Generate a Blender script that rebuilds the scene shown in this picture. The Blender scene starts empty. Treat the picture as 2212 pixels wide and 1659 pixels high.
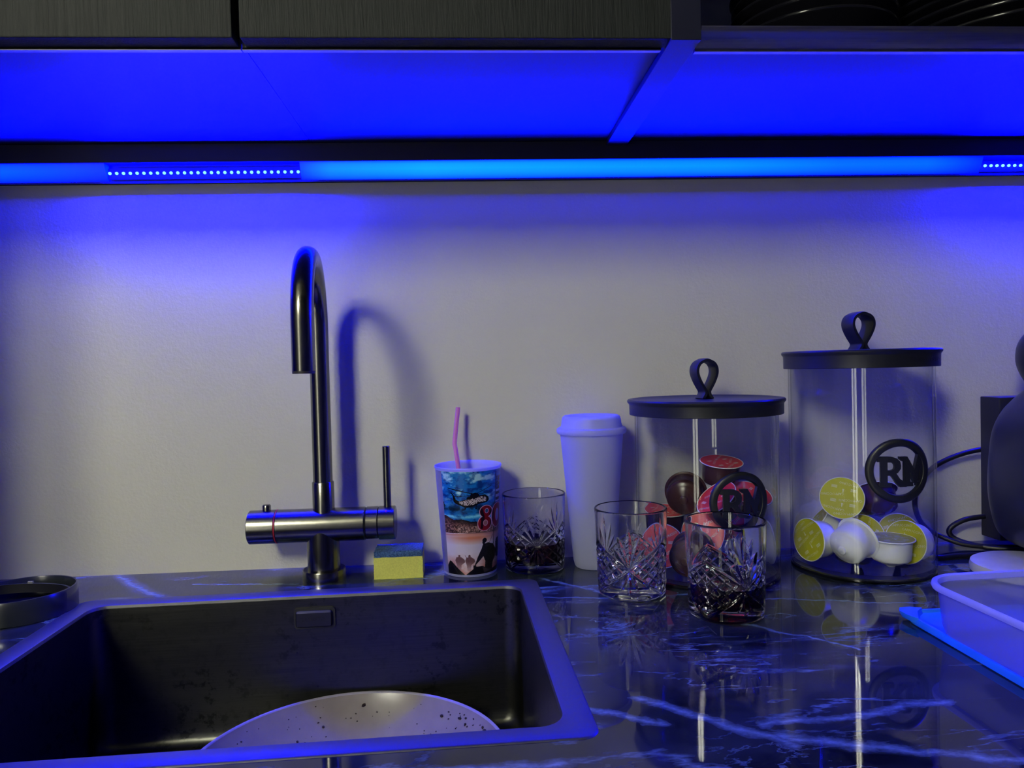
import bpy, bmesh, math, random
import numpy as np
from mathutils import Vector, Matrix, Quaternion
random.seed(4)
C = bpy.context.collection
PI = math.pi

# ------------------------------------------------------------------ camera
cam_d = bpy.data.cameras.new('camera'); cam = bpy.data.objects.new('camera', cam_d); C.objects.link(cam)
cam_d.sensor_width = 36.0; cam_d.sensor_fit = 'HORIZONTAL'; cam_d.lens = 1582.34 / 2212 * 36
cam_d.clip_start = 0.02; cam_d.clip_end = 60
def cam_matrix(yaw, pitch, roll, h, d):
    cy, sy, cp, sp = math.cos(yaw), math.sin(yaw), math.cos(pitch), math.sin(pitch)
    f = Vector((sy*cp, cy*cp, sp)); r = Vector((cy, -sy, 0)); u = r.cross(f)
    cr, sr = math.cos(roll), math.sin(roll)
    r2 = cr*r + sr*u; u2 = -sr*r + cr*u
    m = Matrix.Identity(4)
    for i in range(3):
        m[i][0] = r2[i]; m[i][1] = u2[i]; m[i][2] = -f[i]
    m[0][3], m[1][3], m[2][3] = 0, -d, h
    return m
cam.matrix_world = cam_matrix(0.05814, -0.02338, -0.02451, 0.2630, 0.9947)
sc = bpy.context.scene
sc.camera = cam
sc.view_settings.view_transform = 'Standard'; sc.view_settings.look = 'None'
sc.view_settings.gamma = 1.0; sc.view_settings.use_curve_mapping = False
sc.view_settings.exposure = 0.0
sc.cycles.use_denoising = True
sc.cycles.max_bounces = 16; sc.cycles.transmission_bounces = 14; sc.cycles.transparent_max_bounces = 16
sc.cycles.glossy_bounces = 6; sc.cycles.diffuse_bounces = 4
sc.cycles.caustics_reflective = True; sc.cycles.caustics_refractive = True
sc.cycles.blur_glossy = 0.3
sc.cycles.sample_clamp_indirect = 15.0
w = bpy.data.worlds.new('world'); sc.world = w; w.use_nodes = True
w.node_tree.nodes['Background'].inputs[0].default_value = (0.55, 0.6, 0.62, 1)
w.node_tree.nodes['Background'].inputs[1].default_value = 0.4
WIN_POWER = 86.0       # daylight through the curtained balcony door behind the camera
LED_DIFF = 92.0        # blue of the diffused part of the strip
LED_DOT = 5200.0        # blue of the bare diodes

# ------------------------------------------------------------------ helpers
def obj(name, me, mat=None, parent=None, smooth=None):
    if isinstance(me, bmesh.types.BMesh):
        bm = me; me = bpy.data.meshes.new(name)
        bmesh.ops.recalc_face_normals(bm, faces=bm.faces[:])
        bm.to_mesh(me); bm.free()
    if smooth is not None:
        me.polygons.foreach_set('use_smooth', [True]*len(me.polygons))
        if smooth < 179: me.set_sharp_from_angle(angle=math.radians(smooth))
    o = bpy.data.objects.new(name, me); C.objects.link(o)
    if mat is not None:
        if not me.materials: me.materials.append(mat)
    if parent is not None: o.parent = parent
    return o
def tag(o, label, cat, group=None):
    o['label'] = label; o['category'] = cat
    if group: o['group'] = group
    return o
def thing(name, label, cat, loc=(0, 0, 0), rz=0, group=None):
    o = bpy.data.objects.new(name, None); C.objects.link(o); o.location = loc; o.rotation_euler = (0, 0, rz)
    o.empty_display_size = 0.02
    return tag(o, label, cat, group)
def struct(o):
    o['kind'] = 'structure'; return o
def box(bm, x0, x1, y0, y1, z0, z1, bev=0.0):
    r = bmesh.ops.create_cube(bm, size=1)
    vs = r['verts']
    for v in vs:
        v.co = Vector(((x0+x1)/2 + v.co.x*(x1-x0), (y0+y1)/2 + v.co.y*(y1-y0), (z0+z1)/2 + v.co.z*(z1-z0)))
    if bev > 0:
        es = list({e for v in vs for e in v.link_edges})
        bmesh.ops.bevel(bm, geom=es, offset=bev, segments=2, profile=0.6, affect='EDGES')
def bx(*a, **k):
    bm = bmesh.new(); box(bm, *a, **k); return bm
def lathe(bm, prof, n=64, c=(0, 0), close=False, m=None):
    rings = []
    for r, z in prof:
        if r < 1e-7:
            rings.append([bm.verts.new((c[0], c[1], z))])
        else:
            rings.append([bm.verts.new((c[0]+r*math.cos(2*PI*i/n), c[1]+r*math.sin(2*PI*i/n), z)) for i in range(n)])
    pairs = list(zip(rings, rings[1:]))
    if close: pairs.append((rings[-1], rings[0]))
    for a, b in pairs:
        for i in range(n):
            j = (i+1) % n
            if len(a) == 1 and len(b) == 1: continue
            if len(a) == 1: bm.faces.new((a[0], b[j], b[i]))
            elif len(b) == 1: bm.faces.new((a[i], a[j], b[0]))
            else: bm.faces.new((a[i], a[j], b[j], b[i]))
    if m is not None:
        bmesh.ops.transform(bm, matrix=m, verts=[v for ring in rings for v in ring])
    return bm
def lat(prof, n=64, close=False): return lathe(bmesh.new(), prof, n, close=close)
def loft(bm, loops, cap0=True, cap1=True, closed=False):
    L = [[bm.verts.new(p) for p in lp] for lp in loops]
    n = len(L[0])
    pr = list(zip(L, L[1:]))
    if closed: pr.append((L[-1], L[0]))
    for a, b in pr:
        for i in range(n):
            bm.faces.new((a[i], a[(i+1) % n], b[(i+1) % n], b[i]))
    if not closed:
        if cap0: bm.faces.new(L[0][::-1])
        if cap1: bm.faces.new(L[-1])
    return bm
def catmull(pts, k=8):
    P = [Vector(p) for p in pts]; P = [2*P[0]-P[1]] + P + [2*P[-1]-P[-2]]; out = []
    for i in range(1, len(P)-2):
        for j in range(k):
            t = j/k; a, b, c, d = P[i-1], P[i], P[i+1], P[i+2]
            out.append(0.5*((2*b) + (c-a)*t + (2*a-5*b+4*c-d)*t*t + (3*b-a-3*c+d)*t**3))
    out.append(P[-2]); return out
def tube(bm, path, r, n=16, cap=True):
    path = [Vector(p) for p in path]; loops = []
    t = (path[1]-path[0]).normalized()
    nrm = t.orthogonal().normalized()
    for i, p in enumerate(path):
        a = path[max(i-1, 0)]; b = path[min(i+1, len(path)-1)]
        t2 = (b-a).normalized()
        q = t.rotation_difference(t2); nrm = (q @ nrm).normalized(); t = t2
        bn = t.cross(nrm)
        rr = r(i/(len(path)-1)) if callable(r) else r
        loops.append([p + rr*(math.cos(2*PI*k/n)*nrm + math.sin(2*PI*k/n)*bn) for k in range(n)])
    return loft(bm, loops, cap, cap)
def rrect(cx, cy, w_, h_, r, z, n=6):
    pts = []
    for (sx, sy, a0) in ((1, 1, 0), (-1, 1, 90), (-1, -1, 180), (1, -1, 270)):
        ox, oy = cx+sx*(w_/2-r), cy+sy*(h_/2-r)
        for i in range(n+1):
            a = math.radians(a0+90*i/n); pts.append((ox+r*math.cos(a), oy+r*math.sin(a), z))
    return pts
def text_mesh(body, size, extrude=0.0, align='CENTER', res=3, name='lettering'):
    cu = bpy.data.curves.new('t', 'FONT'); cu.body = body; cu.size = size; cu.extrude = extrude
    cu.align_x = align; cu.align_y = 'CENTER'; cu.resolution_u = res
    o = bpy.data.objects.new('t', cu); C.objects.link(o)
    dg = bpy.context.evaluated_depsgraph_get()
    me = bpy.data.meshes.new_from_object(o.evaluated_get(dg)); me.name = name
    bpy.data.objects.remove(o); bpy.data.curves.remove(cu)
    return me
def poly_mesh(loops, extrude, bevel=0.0):
    """2D outlines (with holes) -> solid mesh, through a filled 2D curve"""
    cu = bpy.data.curves.new('p', 'CURVE'); cu.dimensions = '2D'; cu.fill_mode = 'BOTH'; cu.extrude = extrude; cu.bevel_depth = bevel; cu.bevel_resolution = 1
    for lp in loops:
        s = cu.splines.new('POLY'); s.points.add(len(lp)-1); s.use_cyclic_u = True
        for q, (x, y) in zip(s.points, lp): q.co = (x, y, 0, 1)
    o = bpy.data.objects.new('p', cu); C.objects.link(o)
    dg = bpy.context.evaluated_depsgraph_get()
    me = bpy.data.meshes.new_from_object(o.evaluated_get(dg))
    bpy.data.objects.remove(o); bpy.data.curves.remove(cu)
    return me
def copy_tree(o, parent=None):
    c = o.copy(); C.objects.link(c); c.parent = parent
    for ch in list(o.children): copy_tree(ch, c)
    return c

# ------------------------------------------------------------------ materials
class NT:
    def __init__(s, name):
        s.m = bpy.data.materials.new(name); s.m.use_nodes = True; s.t = s.m.node_tree; s.n = s.t.nodes
        s.b = s.n['Principled BSDF']; s.out = s.n['Material Output']
    def new(s, typ, **k):
        nd = s.n.new(typ)
        for a, v in k.items():
            if a.startswith('i_'):
                key = a[2:]; key = int(key) if key.isdigit() else key.replace('_', ' ')
                nd.inputs[key].default_value = v
            else: setattr(nd, a, v)
        return nd
    def link(s, a, b): s.t.links.new(a, b)
    def set(s, **k):
        for a, v in k.items():
            v = (*v, 1) if isinstance(v, tuple) and len(v) == 3 else v
            s.b.inputs[a.replace('_', ' ')].default_value = v
        return s
    def coords(s, scale=(1, 1, 1), rot=(0, 0, 0)):
        tc = s.new('ShaderNodeTexCoord'); mp = s.new('ShaderNodeMapping'); mp.inputs['Scale'].default_value = scale
        mp.inputs['Rotation'].default_value = rot
        s.link(tc.outputs['Object'], mp.inputs['Vector']); return mp.outputs['Vector']
    def noise(s, vec, scale, detail=4, rough=0.5, dist=0.0):
        nd = s.new('ShaderNodeTexNoise'); nd.inputs['Scale'].default_value = scale; nd.inputs['Detail'].default_value = detail
        nd.inputs['Roughness'].default_value = rough; nd.inputs['Distortion'].default_value = dist
        s.link(vec, nd.inputs['Vector']); return nd.outputs['Fac']
    def ramp(s, fac, stops, interp='LINEAR'):
        r = s.new('ShaderNodeValToRGB'); r.color_ramp.interpolation = interp
        e = r.color_ramp.elements
        while len(e) < len(stops): e.new(0.5)
        for q, (p, c) in zip(e, stops):
            q.position = p; q.color = (*c, 1) if isinstance(c, tuple) else (c, c, c, 1)
        s.link(fac, r.inputs[0]); return r.outputs[0]
    def math(s, op, a, b=None, clamp=False):
        m = s.new('ShaderNodeMath', operation=op); m.use_clamp = clamp
        for i, v in enumerate((a, b)):
            if v is None: continue
            if isinstance(v, (int, float)): m.inputs[i].default_value = v
            else: s.link(v, m.inputs[i])
        return m.outputs[0]
    def mix(s, fac, a, b):
        m = s.new('ShaderNodeMix', data_type='RGBA')
        for key, v in (('Factor', fac), ('A', a), ('B', b)):
            idx = {'Factor': 0, 'A': 6, 'B': 7}[key]
            if isinstance(v, (int, float)): m.inputs[idx].default_value = v
            elif isinstance(v, tuple): m.inputs[idx].default_value = (*v, 1)
            else: s.link(v, m.inputs[idx])
        return m.outputs[2]
    def bump(s, h, strength=0.2, dist=0.001):
        b = s.new('ShaderNodeBump'); b.inputs['Strength'].default_value = strength; b.inputs['Distance'].default_value = dist
        s.link(h, b.inputs['Height']); s.link(b.outputs[0], s.b.inputs['Normal']); return b
def simple(name, col, rough=0.5, metal=0.0, bump=0, bscale=200, **k):
    t = NT(name); t.set(Base_Color=col, Roughness=rough, Metallic=metal, **k)
    v = t.coords(); n = t.noise(v, bscale if bump else 30, 4)
    c = t.ramp(n, [(0.3, tuple(0.9*x for x in col)), (0.7, tuple(min(1, 1.08*x) for x in col))])
    t.link(c, t.b.inputs['Base Color'])
    if bump: t.bump(n, bump, 0.0006)
    return t.m

def m_wall():
    t = NT('painted_wall'); v = t.coords()
    n1 = t.noise(v, 3.0, 3); n2 = t.noise(v, 260, 3, 0.6); n3 = t.noise(v, 90, 2)
    t.link(t.ramp(n1, [(0.3, (0.565, 0.56, 0.385)), (0.7, (0.615, 0.605, 0.42))]), t.b.inputs['Base Color'])
    t.set(Roughness=0.85); t.bump(t.math('ADD', n2, t.math('MULTIPLY', n3, 0.7)), 0.30, 0.0012); return t.m
def m_wood():
    t = NT('black_wood_grain'); v = t.coords((60, 60, 3.0))
    n = t.noise(v, 6, 6, 0.6, 0.6); n2 = t.noise(t.coords((6, 6, 1.2)), 3, 4)
    f = t.ramp(n, [(0.35, (0.003, 0.005, 0.006)), (0.5, (0.009, 0.012, 0.013)), (0.62, (0.013, 0.016, 0.017))])
    t.link(t.mix(t.ramp(n2, [(0.35, 0.0), (0.65, 0.5)]), f, (0.009, 0.012, 0.013)), t.b.inputs['Base Color'])
    t.set(Roughness=0.62, Specular_IOR_Level=0.35); t.bump(n, 0.5, 0.0015); return t.m
def m_under():
    t = NT('dark_cabinet_board'); n = t.noise(t.coords((2, 2, 2)), 8, 4)
    t.link(t.ramp(n, [(0.3, (0.006, 0.007, 0.026)), (0.7, (0.008, 0.009, 0.031))]), t.b.inputs['Base Color'])
    t.set(Roughness=0.45); return t.m
def m_marble():
    t = NT('black_marble')
    tc = t.new('ShaderNodeTexCoord')
    def mp(s, r): 
        m = t.new('ShaderNodeMapping'); m.inputs['Scale'].default_value = s; m.inputs['Rotation'].default_value = (0, 0, r)
        t.link(tc.outputs['Object'], m.inputs['Vector']); return m.outputs['Vector']
    def vein(vec, sc_, width, dist, det=7, rough=0.6):
        n = t.noise(vec, sc_, det, rough, dist)
        a = t.math('ABSOLUTE', t.math('SUBTRACT', n, 0.5))
        return t.math('SUBTRACT', 1.0, t.math('DIVIDE', a, width), True), n
    v1, _ = vein(mp((1.0, 3.6, 1), 0.14), 2.0, 0.030, 0.45)
    v2, _ = vein(mp((1.4, 6.0, 1), -0.10), 2.0, 0.010, 0.5)
    v3, _ = vein(mp((3, 5, 1), 0.5), 2.6, 0.016, 1.6)
    mk1 = t.ramp(t.noise(mp((1, 1, 1), 0), 4.5, 3), [(0.42, 0.0), (0.58, 1.0)])
    mk2 = t.ramp(t.noise(mp((1.3, 1, 1), 2.0), 6.0, 3), [(0.46, 0.0), (0.62, 0.8)])
    mk3 = t.ramp(t.noise(mp((1, 1, 1), 1.0), 5.0, 2), [(0.56, 0.0), (0.66, 0.55)])
    fine = t.ramp(t.noise(mp((1, 2.5, 1), 0.2), 60, 4, 0.7), [(0.35, 0.35), (0.65, 1.0)])
    a = t.math('MULTIPLY', t.math('POWER', v1, 1.8), mk1)
    b = t.math('MULTIPLY', v2, mk2); c = t.math('MULTIPLY', v3, mk3)
    nv = t.new('ShaderNodeTexNoise'); nv.inputs['Scale'].default_value = 16; nv.inputs['Detail'].default_value = 5; nv.inputs['Roughness'].default_value = 0.65
    t.link(tc.outputs['Object'], nv.inputs['Vector'])
    def vm(op, x, y=None):
        m = t.new('ShaderNodeVectorMath', operation=op)
        for i, q in enumerate((x, y)):
            if q is None: continue
            if isinstance(q, tuple): m.inputs[i].default_value = q
            elif isinstance(q, float): m.inputs['Scale'].default_value = q
            else: t.link(q, m.inputs[i])
        return m
    wob = vm('SCALE', vm('SUBTRACT', nv.outputs['Color'], (0.5, 0.5, 0.5)).outputs[0], 0.034).outputs[0]
    P = vm('MULTIPLY', vm('ADD', tc.outputs['Object'], wob).outputs[0], (1.0, 1.0, 0.0)).outputs[0]
    tot = None
    for ax, ay, bx_, by, wd in ((-0.479, 0.01, -0.368, -0.116, 0.013), (0.083, -0.097, 0.166, -0.173, 0.006), (0.081, -0.170, 0.158, -0.185, 0.004), (0.084, -0.447, 0.131, -0.470, 0.007), (0.126, -0.432, 0.215, -0.510, 0.008),
                               (0.289, -0.203, 0.480, -0.245, 0.003), (0.203, -0.482, 0.356, -0.466, 0.007), (0.212, -0.499, 0.370, -0.550, 0.009), (0.251, -0.269, 0.345, -0.354, 0.004), (-0.20, -0.512, 0.05, -0.520, 0.010), (-0.35, -0.060, -0.22, -0.075, 0.005)):
        d = vm('SUBTRACT', P, (ax, ay, 0.0)).outputs[0]; L2 = (bx_-ax)**2+(by-ay)**2
        h = t.math('MULTIPLY', vm('DOT_PRODUCT', d, (bx_-ax, by-ay, 0.0)).outputs['Value'], 1/L2, True)
        pr = t.new('ShaderNodeVectorMath', operation='SCALE'); pr.inputs[0].default_value = (bx_-ax, by-ay, 0); t.link(h, pr.inputs['Scale'])
        ln = vm('LENGTH', vm('SUBTRACT', d, pr.outputs[0]).outputs[0]).outputs['Value']
        k = t.math('POWER', t.math('SUBTRACT', 1.0, t.math('DIVIDE', ln, wd), True), 1.3)
        tot = k if tot is None else t.math('MAXIMUM', tot, k)
    a = t.math('MULTIPLY', a, 0.75)
    s = t.math('MULTIPLY', t.math('MAXIMUM', tot, t.math('ADD', t.math('ADD', a, b), c, True)), fine)
    base = t.ramp(t.noise(mp((1, 1.6, 1), 0), 9, 6, 0.65), [(0.35, (0.006, 0.008, 0.011)), (0.62, (0.028, 0.036, 0.046)), (0.75, (0.05, 0.07, 0.085))])
    t.link(t.mix(s, base, (0.20, 0.31, 0.38)), t.b.inputs['Base Color'])
    sm = t.ramp(t.noise(mp((1, 1, 1), 0), 14, 4), [(0.4, 0.025), (0.75, 0.085)])
    t.link(sm, t.b.inputs['Roughness']); t.set(IOR=1.6); return t.m
def m_steel(name, col=(0.30, 0.29, 0.265), rough=0.28, axis=2, spots=0.0):
    t = NT(name); s = [150, 150, 150]; s[axis] = 2.0
    n = t.noise(t.coords(tuple(s)), 5, 5, 0.7)
    t.set(Metallic=1.0, Specular_IOR_Level=0.5)
    c1 = t.ramp(n, [(0.3, tuple(0.85*x for x in col)), (0.7, tuple(1.1*x for x in col))])
    if spots:
        k = t.noise(t.coords((1, 1, 1)), 70, 6, 0.7)
        big = t.noise(t.coords((1, 1, 1)), 9, 3)
        kk = t.math('MULTIPLY', t.ramp(k, [(0.52, 0.0), (0.6, 1.0)]), t.ramp(big, [(0.45, 0.15), (0.6, spots)]))
        c1 = t.mix(kk, c1, tuple(0.35*x for x in col))
    t.link(c1, t.b.inputs['Base Color'])
    t.link(t.ramp(n, [(0.3, rough*0.85), (0.7, rough*1.15)]), t.b.inputs['Roughness'])
    t.bump(n, 0.06, 0.0003); return t.m
def m_glass(name, col=(1, 1, 1), rough=0.0, ior=1.5):
    t = NT(name); t.set(Base_Color=col, Roughness=rough, IOR=ior, Transmission_Weight=1.0)
    return t.m
def m_thin(name):
    t = NT(name); t.n.remove(t.b)
    lw = t.new('ShaderNodeLayerWeight'); lw.inputs['Blend'].default_value = 0.5
    tr = t.new('ShaderNodeBsdfTransparent'); gl = t.new('ShaderNodeBsdfGlossy'); gl.inputs['Roughness'].default_value = 0.0
    r = t.ramp(lw.outputs['Facing'], [(0.0, (0.992, 0.996, 0.992)), (0.80, (0.975, 0.985, 0.98)), (0.93, (0.75, 0.78, 0.78)), (1.0, (0.25, 0.28, 0.30))])
    t.link(r, tr.inputs['Color'])
    n = t.noise(t.coords((1, 1, 0.12)), 60, 3); bp = t.new('ShaderNodeBump'); bp.inputs['Strength'].default_value = 0.05; bp.inputs['Distance'].default_value = 0.0006
    t.link(n, bp.inputs['Height']); t.link(bp.outputs[0], gl.inputs['Normal'])
    mx = t.new('ShaderNodeMixShader'); t.link(t.math('ADD', t.math('MULTIPLY', t.math('POWER', lw.outputs['Facing'], 5.0), 0.9), 0.045, True), mx.inputs[0]); t.link(tr.outputs[0], mx.inputs[1]); t.link(gl.outputs[0], mx.inputs[2])
    t.link(mx.outputs[0], t.out.inputs['Surface']); return t.m
def m_frost(name, col, clear=0.25, rough=0.35, trans=0.5):
    t = NT(name); t.set(Base_Color=col, Roughness=rough)
    n = t.noise(t.coords(), 300, 3); t.bump(n, 0.06, 0.0005)
    tl = t.new('ShaderNodeBsdfTranslucent'); tl.inputs['Color'].default_value = (*col, 1)
    tp = t.new('ShaderNodeBsdfTransparent'); tp.inputs['Color'].default_value = (0.93, 0.94, 0.97, 1)
    m1 = t.new('ShaderNodeMixShader'); m1.inputs[0].default_value = trans
    m2 = t.new('ShaderNodeMixShader'); m2.inputs[0].default_value = clear
    t.link(t.b.outputs[0], m1.inputs[1]); t.link(tl.outputs[0], m1.inputs[2])
    t.link(m1.outputs[0], m2.inputs[1]); t.link(tp.outputs[0], m2.inputs[2])
    t.link(m2.outputs[0], t.out.inputs['Surface']); return t.m
def m_emit(name, col, strength=1.0):
    t = NT(name); t.set(Base_Color=(0, 0, 0), Emission_Color=col, Emission_Strength=strength); return t.m

M = dict(
    wall=m_wall(), wood=m_wood(), under=m_under(), marble=m_marble(),
    steel_v=m_steel('brushed_gunmetal_upright', (0.22, 0.215, 0.185), 0.22, 2),
    steel_h=m_steel('brushed_gunmetal_lengthwise', (0.25, 0.245, 0.21), 0.24, 0, 0.25),
    sink=m_steel('gunmetal_sink', (0.115, 0.115, 0.100), 0.36, 0, 0.8),
    sinkrim=m_steel('gunmetal_rim', (0.17, 0.17, 0.175), 0.52, 0),
    rail=m_steel('brushed_aluminium', (0.42, 0.41, 0.37), 0.38, 0),
    glass=m_glass('clear_glass'), jar=m_thin('jar_glass'),
    black=simple('black_metal', (0.012, 0.013, 0.016), 0.42, 0, 0.05, 300),
    gloss=simple('black_gloss', (0.008, 0.008, 0.012), 0.12),
    rubber=simple('black_rubber', (0.010, 0.010, 0.013), 0.38),
    frost=m_frost('frosted_plastic', (0.66, 0.68, 0.78), 0.22, 0.4, 0.5),
    tub=m_frost('frosted_tub_plastic', (0.50, 0.51, 0.62), 0.62, 0.3, 0.5),
    tubrim=m_frost('frosted_tub_rim', (0.68, 0.70, 0.82), 0.15, 0.25, 0.4),
    blue=simple('blue_plastic', (0.02, 0.22, 0.85), 0.35),
    white=simple('white_plastic', (0.86, 0.88, 0.78), 0.32),
    brown=simple('brown_plastic', (0.055, 0.022, 0.018), 0.25),
    olive=simple('olive_foil', (0.52, 0.52, 0.012), 0.38),
    red=simple('red_foil', (0.78, 0.035, 0.025), 0.38),
    print=simple('pale_print', (0.75, 0.78, 0.50), 0.5),
    yellow=simple('yellow_sponge', (0.72, 0.72, 0.16), 0.9, 0, 1.0, 700),
    pale=simple('beige_enamel', (0.30, 0.262, 0.225), 0.27),
    panrim=simple('pan_rim', (0.38, 0.35, 0.40), 0.3),
    dark=simple('dark_coating', (0.02, 0.02, 0.022), 0.5),
    crumb=simple('brown_crumbs', (0.03, 0.018, 0.012), 0.8),
    redline=simple('red_enamel', (0.65, 0.03, 0.06), 0.4),
    cola=simple('dark_cola', (0.010, 0.0015, 0.002), 0.06),
    cloth=simple('white_ceramic', (0.74, 0.74, 0.70), 0.45),
    floor=simple('floor_tile', (0.25, 0.24, 0.22), 0.5), ceil=simple('ceiling_paint', (0.28, 0.28, 0.26), 0.9), room=simple('dim_room_paint', (0.20, 0.20, 0.19), 0.9),
    backpanel=simple('pale_back_panel', (0.62, 0.64, 0.55), 0.7),
    drain=simple('drain_metal', (0.09, 0.09, 0.09), 0.42, 1.0),
    pink=m_frost('pink_straw_plastic', (0.90, 0.32, 0.38), 0.15, 0.3, 0.5),
)
def m_scour():
    t = NT('blue_scourer'); v = t.coords(); n = t.noise(v, 500, 4, 0.7); n2 = t.noise(v, 40, 3)
    c = t.ramp(n, [(0.35, (0.02, 0.06, 0.20)), (0.6, (0.12, 0.26, 0.58))])
    t.link(t.mix(t.ramp(n2, [(0.55, 0.0), (0.68, 0.7)]), c, (0.05, 0.07, 0.03)), t.b.inputs['Base Color'])
    t.set(Roughness=0.95); t.bump(n, 1.0, 0.003); return t.m
M['scour'] = m_scour()
def m_curtain(strength):
    t = NT('sunlit_sheer_curtain')
    v = t.coords((1, 1, 1)); wv = t.new('ShaderNodeTexWave'); wv.bands_direction = 'X'
    wv.inputs['Scale'].default_value = 11; wv.inputs['Distortion'].default_value = 3.5; wv.inputs['Detail'].default_value = 3
    t.link(v, wv.inputs['Vector'])
    s = t.ramp(wv.outputs['Fac'], [(0.15, 0.35), (0.6, 1.0)])
    t.set(Base_Color=(0.7, 0.7, 0.66))
    t.b.inputs['Emission Color'].default_value = (1.0, 0.99, 0.80, 1)
    t.link(t.math('MULTIPLY', s, strength), t.b.inputs['Emission Strength'])
    return t.m
M['curtain'] = m_curtain(WIN_POWER); M['curtain_low'] = m_curtain(WIN_POWER*0.055)
def m_led():
    t = NT('led_diffuser'); v = t.coords((1, 1, 1))
    sx = t.new('ShaderNodeSeparateXYZ'); t.link(v, sx.inputs[0])
    xr = t.new('ShaderNodeMapRange'); xr.inputs['From Min'].default_value = -0.8; xr.inputs['From Max'].default_value = 0.8; t.link(sx.outputs[0], xr.inputs['Value'])
    gx = t.ramp(xr.outputs[0], [(0.0, 0.10), (0.12, 0.12), (0.21, 0.04), (0.365, 0.05), (0.39, 0.28), (0.47, 0.42), (0.62, 0.33), (0.72, 0.30), (0.82, 0.17), (0.90, 0.15), (0.945, 0.03)])
    zr = t.new('ShaderNodeMapRange'); zr.inputs['From Max'].default_value = 0.022; t.link(sx.outputs[2], zr.inputs['Value'])
    gz = t.ramp(zr.outputs[0], [(0.0, 0.05), (0.3, 0.7), (0.6, 1.0), (0.85, 0.8), (1.0, 0.25)])
    g = t.math('MULTIPLY', gx, gz)
    cr = t.new('ShaderNodeCombineColor'); t.link(g, cr.inputs[1]); cr.inputs[2].default_value = LED_DIFF
    t.set(Base_Color=(0.02, 0.02, 0.05)); t.link(cr.outputs[0], t.b.inputs['Emission Color']); t.b.inputs['Emission Strength'].default_value = 1.0
    return t.m
M['led'] = m_led()
M['diode'] = m_emit('bare_diode', (0.35, 1.1, LED_DOT))
M['profile'] = simple('dark_led_profile', (0.008, 0.008, 0.012), 0.6)

# ------------------------------------------------------------------ room shell
FZ, CZ, YW, XL, XR = -0.90, 1.90, -2.5, -2.4, 2.4
def shell(name, *a, mat='wall'): return struct(obj(name, bx(*a), M[mat]))
shell('wall_back', XL, XR, 0.0, 0.1, FZ, CZ)
shell('wall_left', XL-0.1, XL, YW, 0.1, FZ, CZ, mat='room')
shell('wall_right', XR, XR+0.1, YW, 0.1, FZ, CZ, mat='room')
shell('floor', XL-0.1, XR+0.1, YW-0.1, 0.1, FZ-0.1, FZ, mat='floor')
shell('ceiling', XL-0.1, XR+0.1, YW-0.1, 0.1, CZ, CZ+0.1, mat='ceil')
WX0, WX1, WZ0, WZ1 = -1.60, -1.00, FZ+0.05, 1.85
bm = bmesh.new()
box(bm, XL-0.1, WX0, YW-0.1, YW, FZ, CZ); box(bm, WX1, XR+0.1, YW-0.1, YW, FZ, CZ)
box(bm, WX0, WX1, YW-0.1, YW, FZ, WZ0); box(bm, WX0, WX1, YW-0.1, YW, WZ1, CZ)
struct(obj('wall_front', bm, M['room']))
wn = struct(obj('window_1', bx(WX0, WX1, YW-0.06, YW-0.05, 1.18, WZ1), M['curtain']))
struct(obj('door_1', bx(WX0, WX1, YW-0.06, YW-0.05, WZ0, 1.18), M['curtain_low']))
bm = bmesh.new()
for x in (WX0, (WX0+WX1)/2-0.03, WX1-0.05): box(bm, x, x+0.05, YW-0.045, YW+0.01, WZ0, WZ1)
for z in (WZ0, 1.155, WZ1-0.05): box(bm, WX0, WX1, YW-0.045, YW+0.01, z, z+0.05)
obj('window_frame', bm, M['ceil'], wn)

# ------------------------------------------------------------------ worktop with sink cut-out
SA = math.radians(1.6)                     # the sink sits slightly skewed
SC = Vector((-0.186, -0.3010))             # its centre
SW, SD = 0.535, 0.391
def srot(p): 
    c, s = math.cos(SA), math.sin(SA)
    return (SC.x + c*p[0]-s*p[1], SC.y + s*p[0]+c*p[1], p[2])
bm = bmesh.new()
hole = [srot((sx*(SW/2-0.008), sy*(SD/2-0.008), 0)) for sx, sy in ((1, 1), (-1, 1), (-1, -1), (1, -1))]
outer = [(1.5, 0, 0), (-0.728, 0, 0), (-0.728, -0.62, 0), (1.5, -0.62, 0)]
T = [bm.verts.new(p) for p in outer]; H = [bm.verts.new(p) for p in hole]
T2 = [bm.verts.new((p[0], p[1], -0.038)) for p in outer]; H2 = [bm.verts.new((p[0], p[1], -0.038)) for p in hole]
for i in range(4):
    j = (i+1) % 4
    bm.faces.new((T[i], T[j], H[j], H[i])); bm.faces.new((T2[j], T2[i], H2[i], H2[j]))
    bm.faces.new((T[j], T[i], T2[i], T2[j])); bm.faces.new((H[i], H[j], H2[j], H2[i]))
wt = obj('worktop', bm, M['marble']); tag(wt, 'glossy black marble-look worktop with pale blue veins along the wall', 'worktop')
bc = thing('base_cabinet', 'dark base cabinet run under the marble worktop', 'cabinet', (0, -0.3, FZ))
bm = bmesh.new()
box(bm, -0.728, 1.5, 0.27, 0.29, 0.1, 0.862); box(bm, -0.728, 1.5, -0.28, 0.29, 0.1, 0.12)
for x in (-0.728, 0.25, 1.48): box(bm, x, x+0.018, -0.28, 0.27, 0.12, 0.862)
obj('carcass', bm, M['under'], bc)
obj('plinth', bx(-0.728, 1.5, -0.24, -0.22, 0, 0.1), M['black'], bc)
for x0, x1 in ((-0.728, 0.255), (0.26, 1.5)):
    obj('door', bx(x0+0.003, x1-0.003, -0.30, -0.281, 0.105, 0.84, bev=0.001), M['wood'], bc)

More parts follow.
